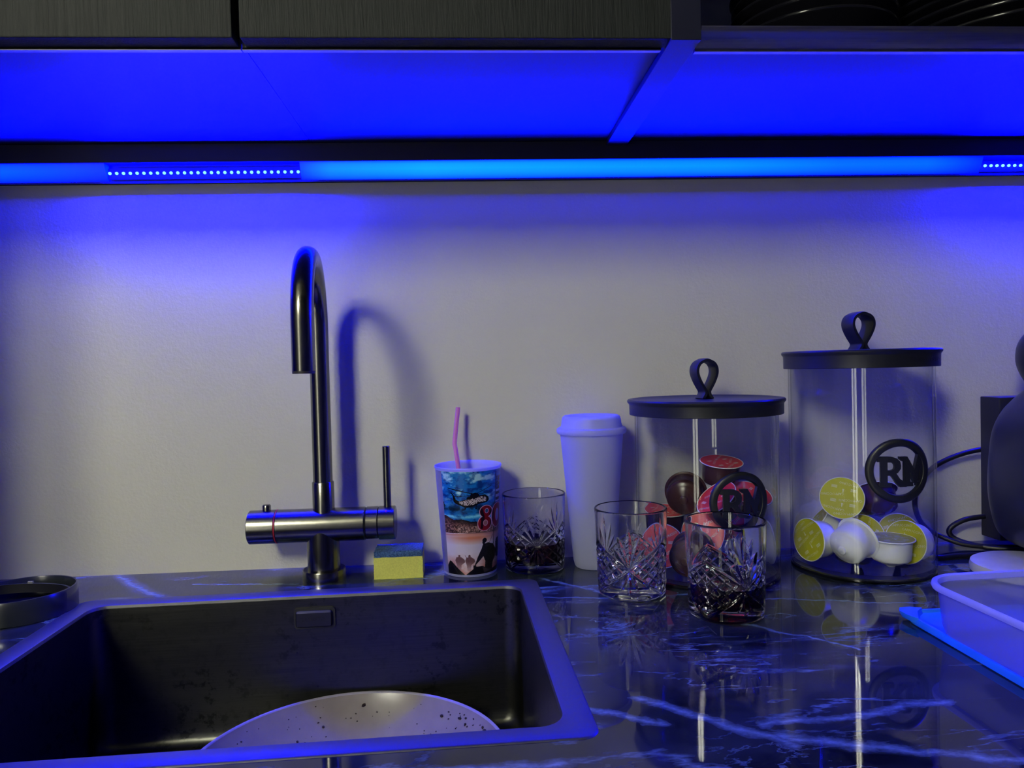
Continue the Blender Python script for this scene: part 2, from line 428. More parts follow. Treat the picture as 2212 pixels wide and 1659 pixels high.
tc_ = thing('shade_cabinet', 'unseen tall dark cabinet added left of the worktop to shade the wall', 'cabinet', (-1.127, -0.31, FZ))  # added out of view to keep window light off the wall's left end
obj('carcass', bx(-0.395, 0.395, -0.28, 0.305, 0.0, 2.35), M['under'], tc_)
obj('door', bx(-0.393, 0.393, -0.302, -0.282, 0.10, 2.345, bev=0.001), M['wood'], tc_)

# ------------------------------------------------------------------ sink
sk = thing('kitchen_sink', 'gunmetal single-bowl kitchen sink set into the worktop, rim glowing blue', 'sink', (SC.x, SC.y, 0), SA)
bm = bmesh.new(); dz = -0.165
def L(inset, z, r): return rrect(0, 0, SW-2*inset, SD-2*inset, max(r, 0.002), z, 8)
rimloops = [L(0.010, -0.004, 0.006), L(0, 0.0, 0.013), L(0.0006, 0.0008, 0.013), L(0.0018, 0.0013, 0.0125), L(0.0200, 0.0011, 0.0200), L(0.0218, 0.0002, 0.0200), L(0.0225, -0.003, 0.0200)]
obj('sink_rim', loft(bmesh.new(), rimloops, cap0=False, cap1=False), M['sinkrim'], sk, smooth=40)
loops = [L(0.0225, -0.003, 0.0200), L(0.0240, dz+0.02, 0.020), L(0.0255, dz+0.008, 0.020), L(0.0290, dz+0.002, 0.020), L(0.034, dz, 0.02), L(0.12, dz-0.001, 0.02)]
loft(bm, loops, cap0=False, cap1=True)
lo2 = [L(0.010, -0.004, 0.006), L(0.0205, -0.006, 0.02), L(0.0225, dz, 0.02), L(0.05, dz-0.004, 0.02)]
loft(bm, lo2, cap0=False, cap1=True)
obj('basin', bm, M['sink'], sk, smooth=40)
# overflow cover on the back wall
def sloc(X, Y, z):
    c, s = math.cos(-SA), math.sin(-SA); dx, dy = X-SC.x, Y-SC.y
    return Vector((c*dx-s*dy, s*dx+c*dy, z))
oc = sloc(-0.1885, -0.13, -0.0258); yb = SD/2-0.0235
def yrect(cx, cz, w_, h_, r, y): return [(p[0], y, p[1]) for p in rrect(cx, cz, w_, h_, r, 0, 4)]
fr = obj('recess_shade_plate', loft(bmesh.new(), [yrect(oc.x+0.0005, oc.z, 0.0475, 0.0245, 0.004, yb-0.0012), yrect(oc.x+0.0005, oc.z, 0.0475, 0.0245, 0.004, yb+0.001)]), M['dark'], sk)  # flat dark plate, its colour stands for the shade of a recess
ov = obj('overflow_cover', loft(bmesh.new(), [yrect(oc.x, oc.z-0.0005, 0.0395, 0.0155, 0.001, yb-0.0052), yrect(oc.x, oc.z, 0.0420, 0.0190, 0.003, yb-0.0035), yrect(oc.x, oc.z, 0.0420, 0.0190, 0.003, yb-0.0005)]), M['drain'], sk, smooth=30)
ltm = text_mesh('LANESTO', 0.0062, 0.0003)
lt = obj('lettering', ltm, M['drain'], ov); lt.location = (oc.x-0.001, yb-0.0054, oc.z-0.0002); lt.rotation_euler = (PI/2, 0, 0)
# drain plate
dr = obj('drain_plate', loft(bmesh.new(), [rrect(0, 0, 0.062, 0.062, 0.004, 0, 4), rrect(0, 0, 0.062, 0.062, 0.004, 0.002, 4)]), M['drain'], sk, smooth=30)
dl = sloc(-0.397, -0.192, dz+0.0030); dr.location = dl; dr.rotation_euler = (0, 0, math.radians(-16))
obj('drain_ring', lat([(0.019, 0.002), (0.020, 0.004), (0.027, 0.004), (0.0285, 0.002)], 40, close=True), M['drain'], dr, smooth=40)
obj('drain_hole', lat([(0, 0.0024), (0.0188, 0.0024), (0.0188, 0.0015), (0, 0.0015)], 32), M['dark'], dr)
# drops clinging to the back wall of the bowl
dm = bmesh.new(); bmesh.ops.create_icosphere(dm, subdivisions=2, radius=1); dme = bpy.data.meshes.new('water_drop'); 
for v in dm.verts: v.co.z *= 1.5 if v.co.z < 0 else 1.1; v.co.y *= 0.6
dm.to_mesh(dme); dm.free(); dme.polygons.foreach_set('use_smooth', [True]*len(dme.polygons)); dme.materials.append(M['glass'])
for (X, z, s) in ((-0.235, -0.098, 1), (-0.222, -0.116, .9), (-0.187, -0.107, 1), (-0.262, -0.131, 1), (-0.03, -0.11, .6), (-0.168, -0.035, .7), (-0.20, -0.128, .6), (-0.21, -0.066, .7)):
    o = bpy.data.objects.new('water_drop', dme); C.objects.link(o); o.parent = sk; q = sloc(X, -0.13, z); o.location = (q.x, yb-0.0003, z); k = 0.0013*s; o.scale = (k, k, k)

# ------------------------------------------------------------------ pan in the sink
px, py, pz = -0.127, -0.2905, -0.163
pan = thing('shallow_pan', 'large round beige-lined pan with dark crumbs lying in the sink', 'pan', (px, py, pz))
obj('pan_lining', lat([(0, 0.0035), (0.118, 0.0035), (0.121, 0.0040), (0.1225, 0.0052), (0.126, 0.0085), (0.148, 0.036), (0.1535, 0.0445), (0.1555, 0.048)], 128), M['pale'], pan, smooth=179)
obj('pan_shell', lat([(0, 0.0), (0.122, 0.0), (0.13, 0.004), (0.1525, 0.036), (0.1565, 0.0470)], 128), M['dark'], pan, smooth=60)
obj('pan_rim', lat([(0.1550, 0.0475), (0.1560, 0.0492), (0.1575, 0.0492), (0.1582, 0.0478), (0.1570, 0.0465)], 128, close=True), M['panrim'], pan, smooth=60)
obj('pan_groove', lat([(0.1165, 0.0036), (0.1172, 0.0042), (0.1185, 0.0042), (0.1195, 0.0036)], 96, close=True), M['panrim'], pan, smooth=60)
bm = bmesh.new()
rnd = random.Random(11)
for k in range(95):
    a = math.radians(rnd.uniform(20, 165)) if k > 35 else math.radians(rnd.gauss(38, 9))
    f = rnd.uniform(0.05, 0.95); r = 0.127+0.026*f; z = 0.0098+0.034*f
    s = rnd.uniform(0.0003, 0.0009) if k % 9 else rnd.uniform(0.0012, 0.0022)
    m = Matrix.Translation((r*math.cos(a), r*math.sin(a), z)) @ Matrix.Rotation(rnd.uniform(0, 6), 4, 'Z') @ Matrix.Diagonal((s*rnd.uniform(.8, 2), s, s, 1))
    bmesh.ops.create_icosphere(bm, subdivisions=1, radius=1, matrix=m)
cr = obj('food_specks', bm, M['crumb'], pan); cr['kind'] = 'stuff'

# ------------------------------------------------------------------ wall cabinets
ZU = 0.562; YF = -0.333
def wall_cab(name, x0, x1, label):
    t = thing(name, label, 'cabinet', ((x0+x1)/2, -0.155, ZU)); ox = (x0+x1)/2
    bm = bmesh.new(); h = x1-ox
    box(bm, -h, h, -0.155, 0.153, 0, 0.018); box(bm, -h, -h+0.016, -0.155, 0.153, 0.018, 0.72); box(bm, h-0.016, h, -0.155, 0.153, 0.018, 0.72)
    box(bm, -h, h, -0.155, 0.153, 0.702, 0.72); box(bm, -h, h, 0.145, 0.153, 0.018, 0.702)
    obj('carcass', bm, M['under'], t)
    return t, ox
def door_(t, ox, x0, x1):
    d = obj('door', bx(x0-ox, x1-ox, -0.178, -0.1575, -0.0045, 0.72, bev=0.0012), M['wood'], t); return d
def cab_rail(t, ox, x0, x1):
    # brushed rail with a small lip behind the foot of the door
    prof = [(-0.1545, 0.006), (-0.1545, -0.0075), (-0.1570, -0.0092), (-0.1570, -0.0085), (-0.1560, -0.0070), (-0.1560, 0.006)]
    prof = [(-0.1555, 0.004), (-0.1560, -0.0035), (-0.1572, -0.0058), (-0.1568, -0.0066), (-0.152, -0.0066), (-0.152, 0.004)]
    bm = loft(bmesh.new(), [[(x0-ox, y, z) for y, z in prof], [(x1-ox, y, z) for y, z in prof]])
    obj('rail', bm, M['rail'], t)
c1, ox = wall_cab('wall_cabinet', -0.728, -0.1985, 'dark wood-grain wall cabinet on the left, above the sink')
door_(c1, ox, -0.725, -0.2000); cab_rail(c1, ox, -0.728, -0.1985)
c2, ox = wall_cab('wall_cabinet', -0.1980, 0.1900, 'dark wood-grain wall cabinet in the middle, beside the open shelf')
door_(c2, ox, -0.1935, 0.2045); cab_rail(c2, ox, -0.1975, 0.1870)
gb = obj('side_panel', bx(0.1905, 0.2183, -0.3345, -0.002, 0.5555, 1.282, bev=0.0005), M['under']); tag(gb, 'dark upright end panel between the closed cabinet and the open shelf', 'panel')
osf = thing('open_shelf', 'open wall shelf unit with brushed metal front rail holding black dishes', 'shelf', (0.75, -0.155, ZU))
bm = bmesh.new(); a, b = 0.2185-0.75, 0.53
box(bm, a, b, -0.155, 0.153, 0, 0.016); box(bm, b-0.018, b, -0.155, 0.153, 0.016, 0.72); box(bm, a, b, -0.155, 0.153, 0.36, 0.376); box(bm, a, b, -0.155, 0.153, 0.704, 0.72)
obj('carcass', bm, M['under'], osf)
obj('back_panel', bx(a, b-0.018, 0.143, 0.152, 0.016, 0.36), M['backpanel'], osf)
prof = []
for i in range(9):     # concave finger-pull rail
    t_ = i/8; prof.append((-0.178+0.022*t_**1.6, 0.0055-0.0125*t_))
prof = [(-0.1785, 0.0062)] + prof + [(-0.1560, -0.0085), (-0.153, -0.0085), (-0.153, 0.0)] 
prof = [(-0.1775, 0.0070), (-0.1790, 0.0064), (-0.1785, 0.0050), (-0.1755, 0.0015), (-0.170, -0.002), (-0.163, -0.0050), (-0.158, -0.0062), (-0.158, -0.0080), (-0.152, -0.0080), (-0.152, 0.0070)]
obj('front_rail', loft(bmesh.new(), [[(a+0.0005, y, z) for y, z in prof], [(b, y, z) for y, z in prof]]), M['rail'], osf, smooth=30)

# dishes on the open shelf
def dish_mesh(R, h, foot, name):
    p = [(0, 0.002), (foot-0.006, 0.002), (foot-0.004, 0), (foot, 0), (foot+0.002, 0.003), (R*0.86, h*0.62), (R-0.002, h-0.0022), (R-0.0004, h-0.0014), (R, h), (R-0.0006, h+0.0014), (R-0.0026, h+0.0018), (R*0.84, h*0.62+0.0035), (foot, 0.0055), (0, 0.0055)]
    o = obj(name, lat(p, 96), M['gloss'], smooth=50); return o
b0 = dish_mesh(0.086, 0.030, 0.042, 'bowl')
ORD = ['lowest', 'second from the bottom', 'third from the bottom', 'fourth from the bottom', 'fifth from the bottom', 'topmost']
for k in range(6):
    o = b0 if k == 0 else b0.copy()
    if k: C.objects.link(o)
    o.location = (0.385+(0.001 if k % 2 else -0.001), -0.205, ZU+0.0165+k*0.0135)
    tag(o, 'black glossy bowl, %s of the left stack on the open shelf' % ORD[k], 'bowl', 'black bowls stacked on the open shelf')
p0 = dish_mesh(0.135, 0.024, 0.07, 'plate')
for k in range(6):
    o = p0 if k == 0 else p0.copy()
    if k: C.objects.link(o)
    o.location = (0.620, -0.180, ZU+0.0165+k*0.0115)
    tag(o, 'black glossy plate, %s of the right stack on the open shelf' % ORD[k], 'plate', 'black plates stacked on the open shelf')

# ------------------------------------------------------------------ LED profile under the cabinets
led = thing('led_light_bar', 'long blue LED strip light on the wall under the cabinets', 'light', (0, -0.008, 0.5155))
bm = bmesh.new()
box(bm, -0.726, 1.25, -0.0100, 0.0075, 0.0225, 0.0460)          # upper block
box(bm, -0.726, 1.25, 0.0045, 0.0075, 0.0, 0.0225)              # back
box(bm, -0.726, 1.25, 0.0008, 0.0075, -0.0015, 0.0010)         # lower lip
obj('profile', bm, M['profile'], led)
def diffuser(x0, x1):
    # slightly bowed cover, leaning so that it also faces down
    n = 6; A = []
    for i in range(n+1):
        t_ = i/n; z = 0.0006+0.0216*t_; y = 0.0025-0.0120*t_ - 0.0012*math.sin(PI*t_)
        A.append((y, z))
    A += [(0.0042, 0.0222), (0.0042, 0.0006)]
    obj('diffuser', loft(bmesh.new(), [[(x0, y, z) for y, z in A], [(x1, y, z) for y, z in A]]), M['led'], led)
diffuser(-0.725, -0.462); diffuser(-0.214, 0.716)
dd = bmesh.new(); bmesh.ops.create_icosphere(dd, subdivisions=2, radius=0.0021); ddm = bpy.data.meshes.new('diode'); dd.to_mesh(dd_m := ddm); dd.free()
ddm.materials.append(M['diode']); ddm.polygons.foreach_set('use_smooth', [True]*len(ddm.polygons))
xs = [-0.4575+0.00858*k for k in range(29)] + [0.7225+0.00858*k for k in range(40)]
for x in xs:
    o = bpy.data.objects.new('diode', ddm); C.objects.link(o); o.parent = led; o.location = (x, -0.0035, 0.0105)
obj('diode_tape', bx(-0.462, -0.214, 0.0015, 0.0045, 0.004, 0.018), M['profile'], led)
obj('diode_tape', bx(0.716, 1.24, 0.0015, 0.0045, 0.004, 0.018), M['profile'], led)

# ------------------------------------------------------------------ tap
FX, FY = -0.1905, -0.055
fc = thing('kitchen_tap', 'brushed gunmetal kitchen tap with tall curved spout behind the sink', 'tap', (FX, FY, 0))
obj('base_flange', lat([(0, 0), (0.0268, 0), (0.0268, 0.0115), (0.0262, 0.0128), (0.0204, 0.0128), (0.0204, 0.010), (0, 0.010)], 64), M['steel_v'], fc, smooth=40)
obj('stem', lat([(0, 0.011), (0.0203, 0.011), (0.0203, 0.0665), (0, 0.0665)], 64), M['steel_v'], fc, smooth=40)
RB = 0.0212; ZB = 0.0682
def xcyl(x0, x1, r, n=64, cut=None):
    bm = bmesh.new(); c = 0.0009
    L_ = []
    for x, rr in ((x0, r-c), (x0+c, r), (x1-c, r), (x1, r-c)):
        L_.append([(x, rr*math.cos(2*PI*i/n), ZB+rr*math.sin(2*PI*i/n)) for i in range(n)])
    if cut:
        for lp in L_:
            for i, q in enumerate(lp):
                if q[2]-ZB < -cut: lp[i] = (q[0], q[1], ZB-cut)
    return loft(bm, L_)
xl, xr_, xg = -0.2815-FX, -0.0985-FX, -0.1358-FX
obj('mixer_body', xcyl(-0.2465-FX, xg-0.0006, RB), M['steel_h'], fc, smooth=40)
obj('end_knob', xcyl(xl, -0.2477-FX, RB), M['steel_h'], fc, smooth=40)
o = obj('red_ring', xcyl(-0.2477-FX, -0.2465-FX, RB+0.0002), M['redline'], fc, smooth=40); o['label'] = 'thin red ring around the mixer body'
lv = obj('lever_cap', xcyl(xg+0.0006, xg+0.016, RB, cut=0.0175), M['steel_h'], fc, smooth=40)
obj('cap_end', xcyl(xg+0.016, xr_, RB), M['steel_h'], lv, smooth=40)
obj('cap_shadow_gap', xcyl(xg-0.0008, xg+0.0008, RB-0.0012), M['dark'], lv, smooth=40)
obj('red_dot', lat([(0, 0), (0.0011, 0), (0.0009, 0.0003), (0, 0.0003)], 16), M['redline'], lv).matrix_local = Matrix.Translation((-0.109-FX, -0.0125, ZB+0.0171)) @ Matrix.Rotation(math.radians(36), 4, 'X')
obj('lever', lat([(0, 0), (0.0049, 0), (0.0049, 0.0778), (0.0043, 0.0785), (0, 0.0785)], 32), M['steel_v'], fc, smooth=40).location = (-0.1082-FX, 0, ZB+0.0195)
obj('small_knob', lat([(0, 0), (0.0052, 0), (0.0052, 0.0075), (0.0042, 0.0088), (0, 0.0090)], 32), M['steel_v'], fc, smooth=40).location = (-0.2600-FX, 0, ZB+0.0195)
sx = -0.1887-FX
obj('collar', lat([(0, 0), (0.0136, 0), (0.0136, 0.0545), (0.0130, 0.0553), (0, 0.0553)], 48), M['steel_v'], fc, smooth=40).location = (sx, 0, ZB)
P = [Vector((sx, 0, 0.12)), Vector((sx, 0, 0.20)), Vector((sx, 0, 0.28))]
R_ = 0.0785; zc = 0.3165
ex, ey = 0.0150, -0.1565
for i in range(0, 33):
    a = PI*i/32; f = (1-math.cos(a))/2
    P.append(Vector((sx+ex*f, ey*f, zc+R_*math.sin(a))))
P.append(Vector((sx+ex, ey, 0.264)))
sp = obj('spout', tube(bmesh.new(), P, 0.0121, 40, cap=True), M['steel_v'], fc, smooth=50)
obj('spout_tip', lat([(0.0098, 0.0), (0.0117, 0.0), (0.0119, 0.0016), (0.0119, 0.004), (0.0098, 0.004)], 40, close=True), M['dark'], sp, smooth=40).location = (sx+ex, ey, 0.2612)
obj('aerator', lat([(0, 0.0012), (0.006, 0.0008), (0.0096, 0.0012), (0.0098, 0.004), (0, 0.004)], 32), M['drain'], sp, smooth=40).location = (sx+ex, ey, 0.2612)

# ------------------------------------------------------------------ sponge
spg = thing('dish_sponge', 'yellow sponge with worn blue scouring top beside the tap', 'sponge', (-0.0955, -0.0500, 0), math.radians(0.8))
def soft_box(w_, d_, z0, z1, n, amp, seed, taper=0.0):
    rr = random.Random(seed); bm = bmesh.new()
    bmesh.ops.create_cube(bm, size=1)
    bmesh.ops.subdivide_edges(bm, edges=bm.edges[:], cuts=n, use_grid_fill=True)
    for v in bm.verts:
        x, y, z = v.co
        k = 1 - taper*(0.5-z)
        v.co = Vector((x*w_*k, y*d_*k, z0+(z+0.5)*(z1-z0)))
        v.co += Vector((rr.uniform(-1, 1), rr.uniform(-1, 1), rr.uniform(-1, 1) if z > -0.49 else 0))*amp
        if z0 == 0: v.co.z = max(v.co.z, 0)
    return bm
obj('foam', soft_box(0.0610, 0.0415, 0, 0.0272, 16, 0.00035, 1, -0.01), M['yellow'], spg, smooth=60)
obj('scourer', soft_box(0.0595, 0.0410, 0.0272, 0.0345, 14, 0.0006, 2), M['scour'], spg, smooth=60)

# ------------------------------------------------------------------ cut-glass tumblers
def tumbler_mesh():
    NTh, H, R0, R1 = 456, 0.0985, 0.0385, 0.0415
    half = 0.0435
    tri = lambda x: abs((x % 1.0)*2-1)
    Fz = 0.0345
    def depth(x, z):
        # x: arc length from the middle of a motif (-half..half), z: height
        if z < 0.004 or z > 0.086: return 0.0
        d = 0.0
        ax = abs(x); k = ax/half
        up = Fz + 0.0265*k**0.85          # rising arm
        dn = Fz - 0.0290*k**0.90          # falling arm
        for c, wd in ((up, 0.0023), (dn, 0.0021)):
            q = abs(z-c)*0.80
            if q < wd: d = max(d, 0.0016*(1-q/wd))
        if dn+0.002 < z < up-0.002 and ax > 0.004:
            u = (x*0.80 + z)/0.0122; v = (x*0.80 - z)/0.0122
            e = max(0.0, min(1.0, (up-0.001-z)/0.0012, (z-dn-0.001)/0.0012))
            gu = max(0, 1-(1-tri(u))/0.42); gv = max(0, 1-(1-tri(v))/0.42)
            d = max(d, 0.0015*max(gu, gv)*e)
        if z > Fz:
            vx, vz = x, z-Fz; L_ = math.hypot(vx, vz); ang = math.degrees(math.atan2(vx, vz))
            for a, ln in ((0, 0.047), (19, 0.040), (-19, 0.040), (37, 0.030), (-37, 0.030)):
                da = math.radians(ang-a); s = L_*math.cos(da)/ln; q = abs(L_*math.sin(da))
                if 0.04 < s < 1.0 and abs(da) < 1.2:
                    wd = 0.0040*math.sin(PI*min(1, s)**0.9)**0.7+1e-5
                    if q < wd: d = max(d, 0.0018*(1-q/wd)*min(1, wd/0.0018))
        else:
            vx, vz = x, Fz-z; L_ = math.hypot(vx, vz); ang = math.degrees(math.atan2(vx, vz))
            for a, ln in ((0, 0.027), (24, 0.024), (-24, 0.024)):
                da = math.radians(ang-a); s = L_*math.cos(da)/ln; q = abs(L_*math.sin(da))
                if 0.05 < s < 1.0 and abs(da) < 1.0:
                    wd = 0.0028*math.sin(PI*s)**0.7+1e-5
                    if q < wd: d = max(d, 0.0016*(1-q/wd))
        return d
    rows = []
    zs = [0.0030+0.0855*i/156 for i in range(157)]
    prof = [(0.0, 0.0035, 0), (0.010, 0.0030, 0), (0.022, 0.0018, 0), (0.0335, 0.0, 0), (0.0360, 0.0, 0), (0.0378, 0.0010, 0)]
    prof += [(R0+(R1-R0)*z/H, z, 1) for z in zs]
    prof += [(R1-0.0001, 0.093, 0), (R1+0.0001, 0.0962, 0), (R1+0.0001, 0.0972, 0), (R1-0.0002, 0.0979, 0), (R1-0.0008, 0.0984, 0), (R1-0.0014, H, 0), (R1-0.0020, 0.0983, 0), (R1-0.0025, 0.0977, 0), (R1-0.0027, 0.0965, 0)]
    prof += [(0.0385, 0.080, 0), (0.0375, 0.050, 0), (0.0365, 0.025, 0), (0.0355, 0.0155, 0), (0.032, 0.0125, 0), (0.020, 0.0115, 0), (0.0, 0.0112, 0)]
    vs = []; fs = []; idx = []
    for r, z, cut in prof:
        if r == 0: idx.append([len(vs)]); vs.append((0, 0, z)); continue
        row = []
        for i in range(NTh):
            th = 2*PI*i/NTh; rr = r
            if cut:
                ph = (th/(2*PI/3)) % 1.0; x = (ph-0.5)*2*half
                rr = r - depth(x, z)
            row.append(len(vs)); vs.append((rr*math.cos(th), rr*math.sin(th), z))
        idx.append(row)
    for a, b in zip(idx, idx[1:]):
        for i in range(NTh):
            j = (i+1) % NTh
            if len(a) == 1: fs.append((a[0], b[j], b[i]))
            elif len(b) == 1: fs.append((a[i], a[j], b[0]))
            else: fs.append((a[i], a[j], b[j], b[i]))
    me = bpy.data.meshes.new('tumbler'); me.from_pydata(vs, [], fs)
    bm = bmesh.new(); bm.from_mesh(me); bmesh.ops.recalc_face_normals(bm, faces=bm.faces[:]); bm.to_mesh(me); bm.free()
    me.polygons.foreach_set('use_smooth', [True]*len(me.polygons)); me.set_sharp_from_angle(angle=math.radians(28))
    me.materials.append(M['glass']); return me
TM = tumbler_mesh()
def motif_rot(deg): return math.radians(deg-60)        # a motif's middle lies at local 60 degrees
def tumbler(x, y, mid_deg, label):
    o = bpy.data.objects.new('cut_glass_tumbler', TM); C.objects.link(o); o.location = (x, y, 0); o.rotation_euler = (0, 0, motif_rot(mid_deg))
    return tag(o, label, 'glass', 'cut crystal tumblers')
def facing(x, y, off=0): return math.degrees(math.atan2(-0.9947-y, -x)) + off
def drink(x, y, h, label):
    p = [(0, 0.0109), (0.0200, 0.0112), (0.0323, 0.0122), (0.0358, 0.0153), (0.0368, 0.0250), (0.0368+0.0010*(h-0.025)/0.025, h), (0.0366, h-0.0004), (0, h-0.0006)]
    o = obj('cola_drink', lat(p, 64), M['cola'], smooth=50); o.location = (x, y, 0); return tag(o, label, 'drink')
G = [(0.263, -0.2462, 30), (0.1814, -0.163, -4), (0.0798, -0.0445, 4)]
tumbler(*G[0][:2], facing(*G[0][:2], G[0][2]), 'cut crystal tumbler nearest the camera, a little dark drink inside')
tumbler(*G[1][:2], facing(*G[1][:2], G[1][2]), 'empty cut crystal tumbler, the middle one of the three')
tumbler(*G[2][:2], facing(*G[2][:2], G[2][2]), 'cut crystal tumbler against the wall beside the printed cup, dark drink inside')
drink(*G[0][:2], 0.034, 'dark red-brown drink in the tumbler nearest the camera')
drink(*G[2][:2], 0.0365, 'dark red-brown drink in the tumbler beside the printed cup')

# ------------------------------------------------------------------ storage jars with emblem
def prism(bm, pts, z0, z1):
    a = [bm.verts.new((x, y, z0)) for x, y in pts]; b = [bm.verts.new((x, y, z1)) for x, y in pts]
    n = len(pts)
    for i in range(n): bm.faces.new((a[i], a[(i+1) % n], b[(i+1) % n], b[i]))
    bm.faces.new(a[::-1]); bm.faces.new(b)
GLY = dict(
    R=[[(396, 545), (530, 545), (530, 1180), (396, 1180)], [(330, 600), (400, 545), (560, 545), (560, 655), (340, 655)], [(380, 1085), (590, 1085), (605, 1120), (605, 1180), (380, 1180)],
       [(525, 545), (620, 548), (620, 668), (525, 665)], [(620, 548), (715, 585), (775, 650), (655, 705), (620, 668)], [(775, 650), (792, 730), (785, 800), (660, 790), (668, 745), (655, 705)],
       [(785, 800), (730, 880), (650, 915), (600, 830), (645, 812), (660, 790)], [(650, 915), (590, 940), (525, 940), (525, 830), (600, 830)],
       [(560, 900), (690, 880), (770, 1010), (640, 1010)], [(640, 1010), (770, 1010), (880, 1085), (905, 1180), (765, 1180), (700, 1110)]],
    M=[[(762, 548), (905, 548), (905, 660), (830, 650), (765, 600)], [(862, 560), (985, 640), (985, 1165), (862, 1165)], [(840, 1090), (1040, 1080), (1052, 1168), (840, 1168)],
       [(845, 548), (925, 550), (1010, 700), (940, 760)], [(940, 760), (1010, 700), (1075, 815), (1130, 1000), (1110, 1115), (1080, 1115)],
       [(1175, 492), (1295, 530), (1230, 760), (1110, 720)], [(1110, 720), (1230, 760), (1130, 1115), (1085, 1115), (1060, 900)],
       [(1210, 530), (1365, 560), (1385, 1060), (1215, 1100)], [(1130, 1085), (1300, 1060), (1310, 1168), (1130, 1168)]])
def emblem(parent, Rj, az, zc_, rad):
    em = bpy.data.objects.new('emblem', None)
    def wrap(bm):
        for v in bm.verts:
            u, vv, w_ = v.co; a = az + u/Rj; r = Rj + 0.0004 + w_
            v.co = Vector((r*math.cos(a), r*math.sin(a), zc_ + vv))
    bm = bmesh.new(); n = 96; loops = []
    sec = [(-0.126, 0), (-0.124, 0.0034), (-0.105, 0.0046), (0.0, 0.0052), (0.085, 0.0046), (0.118, 0.0032), (0.120, 0)]
    for i in range(n):
        a = 2*PI*i/n
        loops.append([(rad*(0.88+s_)*math.cos(a), rad*(0.88+s_)*math.sin(a), h) for s_, h in sec])
    loft(bm, loops, closed=True); wrap(bm)
    e = obj('emblem_ring', bm, M['black'], parent, smooth=50)
    e['label'] = 'black ring of the round emblem'
    for ch in 'RM':
        bm = bmesh.new()
        for pl in GLY[ch]:
            prism(bm, [((x-783)/668*rad, (845-y)/668*rad) for x, y in pl], 0.0, 0.0040)
        es = [e_ for e_ in bm.edges if e_.calc_length() > 0.006]
        bmesh.ops.subdivide_edges(bm, edges=es, cuts=2); wrap(bm)
        o = obj('letter_'+ch.lower(), bm, M['black'], e, smooth=35)
        o['label'] = 'raised black letter '+ch+' inside the emblem ring'
def loop_handle(parent, z, hh, wd, rz):
    # leather-like strap loop: teardrop outline swept with depth
    half = [(0.0072, 0.0), (0.0054, 0.055), (0.0030, 0.13), (0.0029, 0.21), (0.0060, 0.31), (0.0100, 0.44), (0.0133, 0.58), (0.0148, 0.70), (0.0140, 0.82), (0.0105, 0.92), (0.0050, 0.975)]
    k = wd/0.0385
    path = [(-x*k, y*(hh-0.0018)) for x, y in half] + [(0, hh-0.0018)] + [(x*k, y*(hh-0.0018)) for x, y in half[::-1]]
    path = [Vector((x, 0, y)) for x, y in path]
    path = catmull(path, 3)
    dep = wd*0.26; th = 0.0023; loops = []
    for i, p_ in enumerate(path):
        a = path[max(0, i-1)]; b = path[min(len(path)-1, i+1)]; t_ = (b-a).normalized(); nn = Vector((t_.z, 0, -t_.x))
        sec = [(-1, -.75), (-.75, -1), (.75, -1), (1, -.75), (1, .75), (.75, 1), (-.75, 1), (-1, .75)]
        loops.append([p_ + nn*th*s1 + Vector((0, dep*s2, 0)) for s2, s1 in [(q[0], q[1]) for q in sec]])
    o = obj('loop_handle', loft(bmesh.new(), loops), M['black'], parent, smooth=40)
    o.location = (0, 0, z); o.rotation_euler = (0, 0, rz)
    return o
def jar(x, y, R, zlid0, zlid1, Rl, label, az, ez, er, hh, wd, word=None):
    t = thing('storage_jar', label, 'jar', (x, y, 0))
    wt_ = 0.0028; top = zlid1-0.004
    p = [(0, 0.0042), (R-0.004, 0.0042), (R-0.001, 0.0052), (R, 0.008), (R, 0.03), (R, top-0.02), (R, top), (R-wt_, top), (R-wt_, 0.03), (R-wt_, 0.0095), (R-wt_-0.002, 0.0080), (0, 0.0078)]
    obj('glass_body', lat(p, 128), M['jar'], t, smooth=40)
    obj('base_disc', lat([(0, 0), (R-0.0035, 0), (R-0.0005, 0.0012), (R-0.0002, 0.0034), (R-0.002, 0.0041), (0, 0.0041)], 96), M['gloss'], t, smooth=40)
    # the lid sits over the mouth of the jar
    rb = Rl*0.975
    p = [(0, zlid1-0.0012), (Rl-0.006, zlid1-0.0012), (Rl-0.004, zlid1), (Rl-0.0012, zlid1-0.0004), (Rl, zlid1-0.0020), (Rl-0.0003, zlid1-0.0040), (rb+0.0004, zlid1-0.0058), (rb, zlid1-0.0072), (rb-0.0002, zlid0+0.0005), (rb-0.0008, zlid0),
         (R+0.0006, zlid0), (R+0.0006, zlid1-0.0032), (0, zlid1-0.0032)]
    ld = obj('lid', lat(p, 128), M['black'], t, smooth=40)
    loop_handle(ld, zlid1-0.0012, hh, wd, math.radians(12))
    if word:
        me = text_mesh(word, 0.0085, 0.0002, align='LEFT'); bm = bmesh.new(); bm.from_mesh(me)
        a0 = math.radians(-83)
        for v in bm.verts:
            a = a0 + v.co.x/rb; r = rb + v.co.z*0.6 - 0.0001; v.co = Vector((r*math.cos(a), r*math.sin(a), (zlid0+zlid1)/2-0.002+v.co.y))
        obj('lid_lettering', bm, M['rubber'], ld)
    emblem(t, R, az, ez, er)
    return t
JB = (0.4925, -0.095, 0.0844); JS = (0.2924, -0.097, 0.0867)
jar(*JB, 0.2515, 0.2735, 0.0924, 'taller clear glass jar with black lid and RM emblem, olive capsules inside', math.radians(-90.5), 0.1325, 0.0372, 0.049, 0.040, 'RIVIERA MAISON')
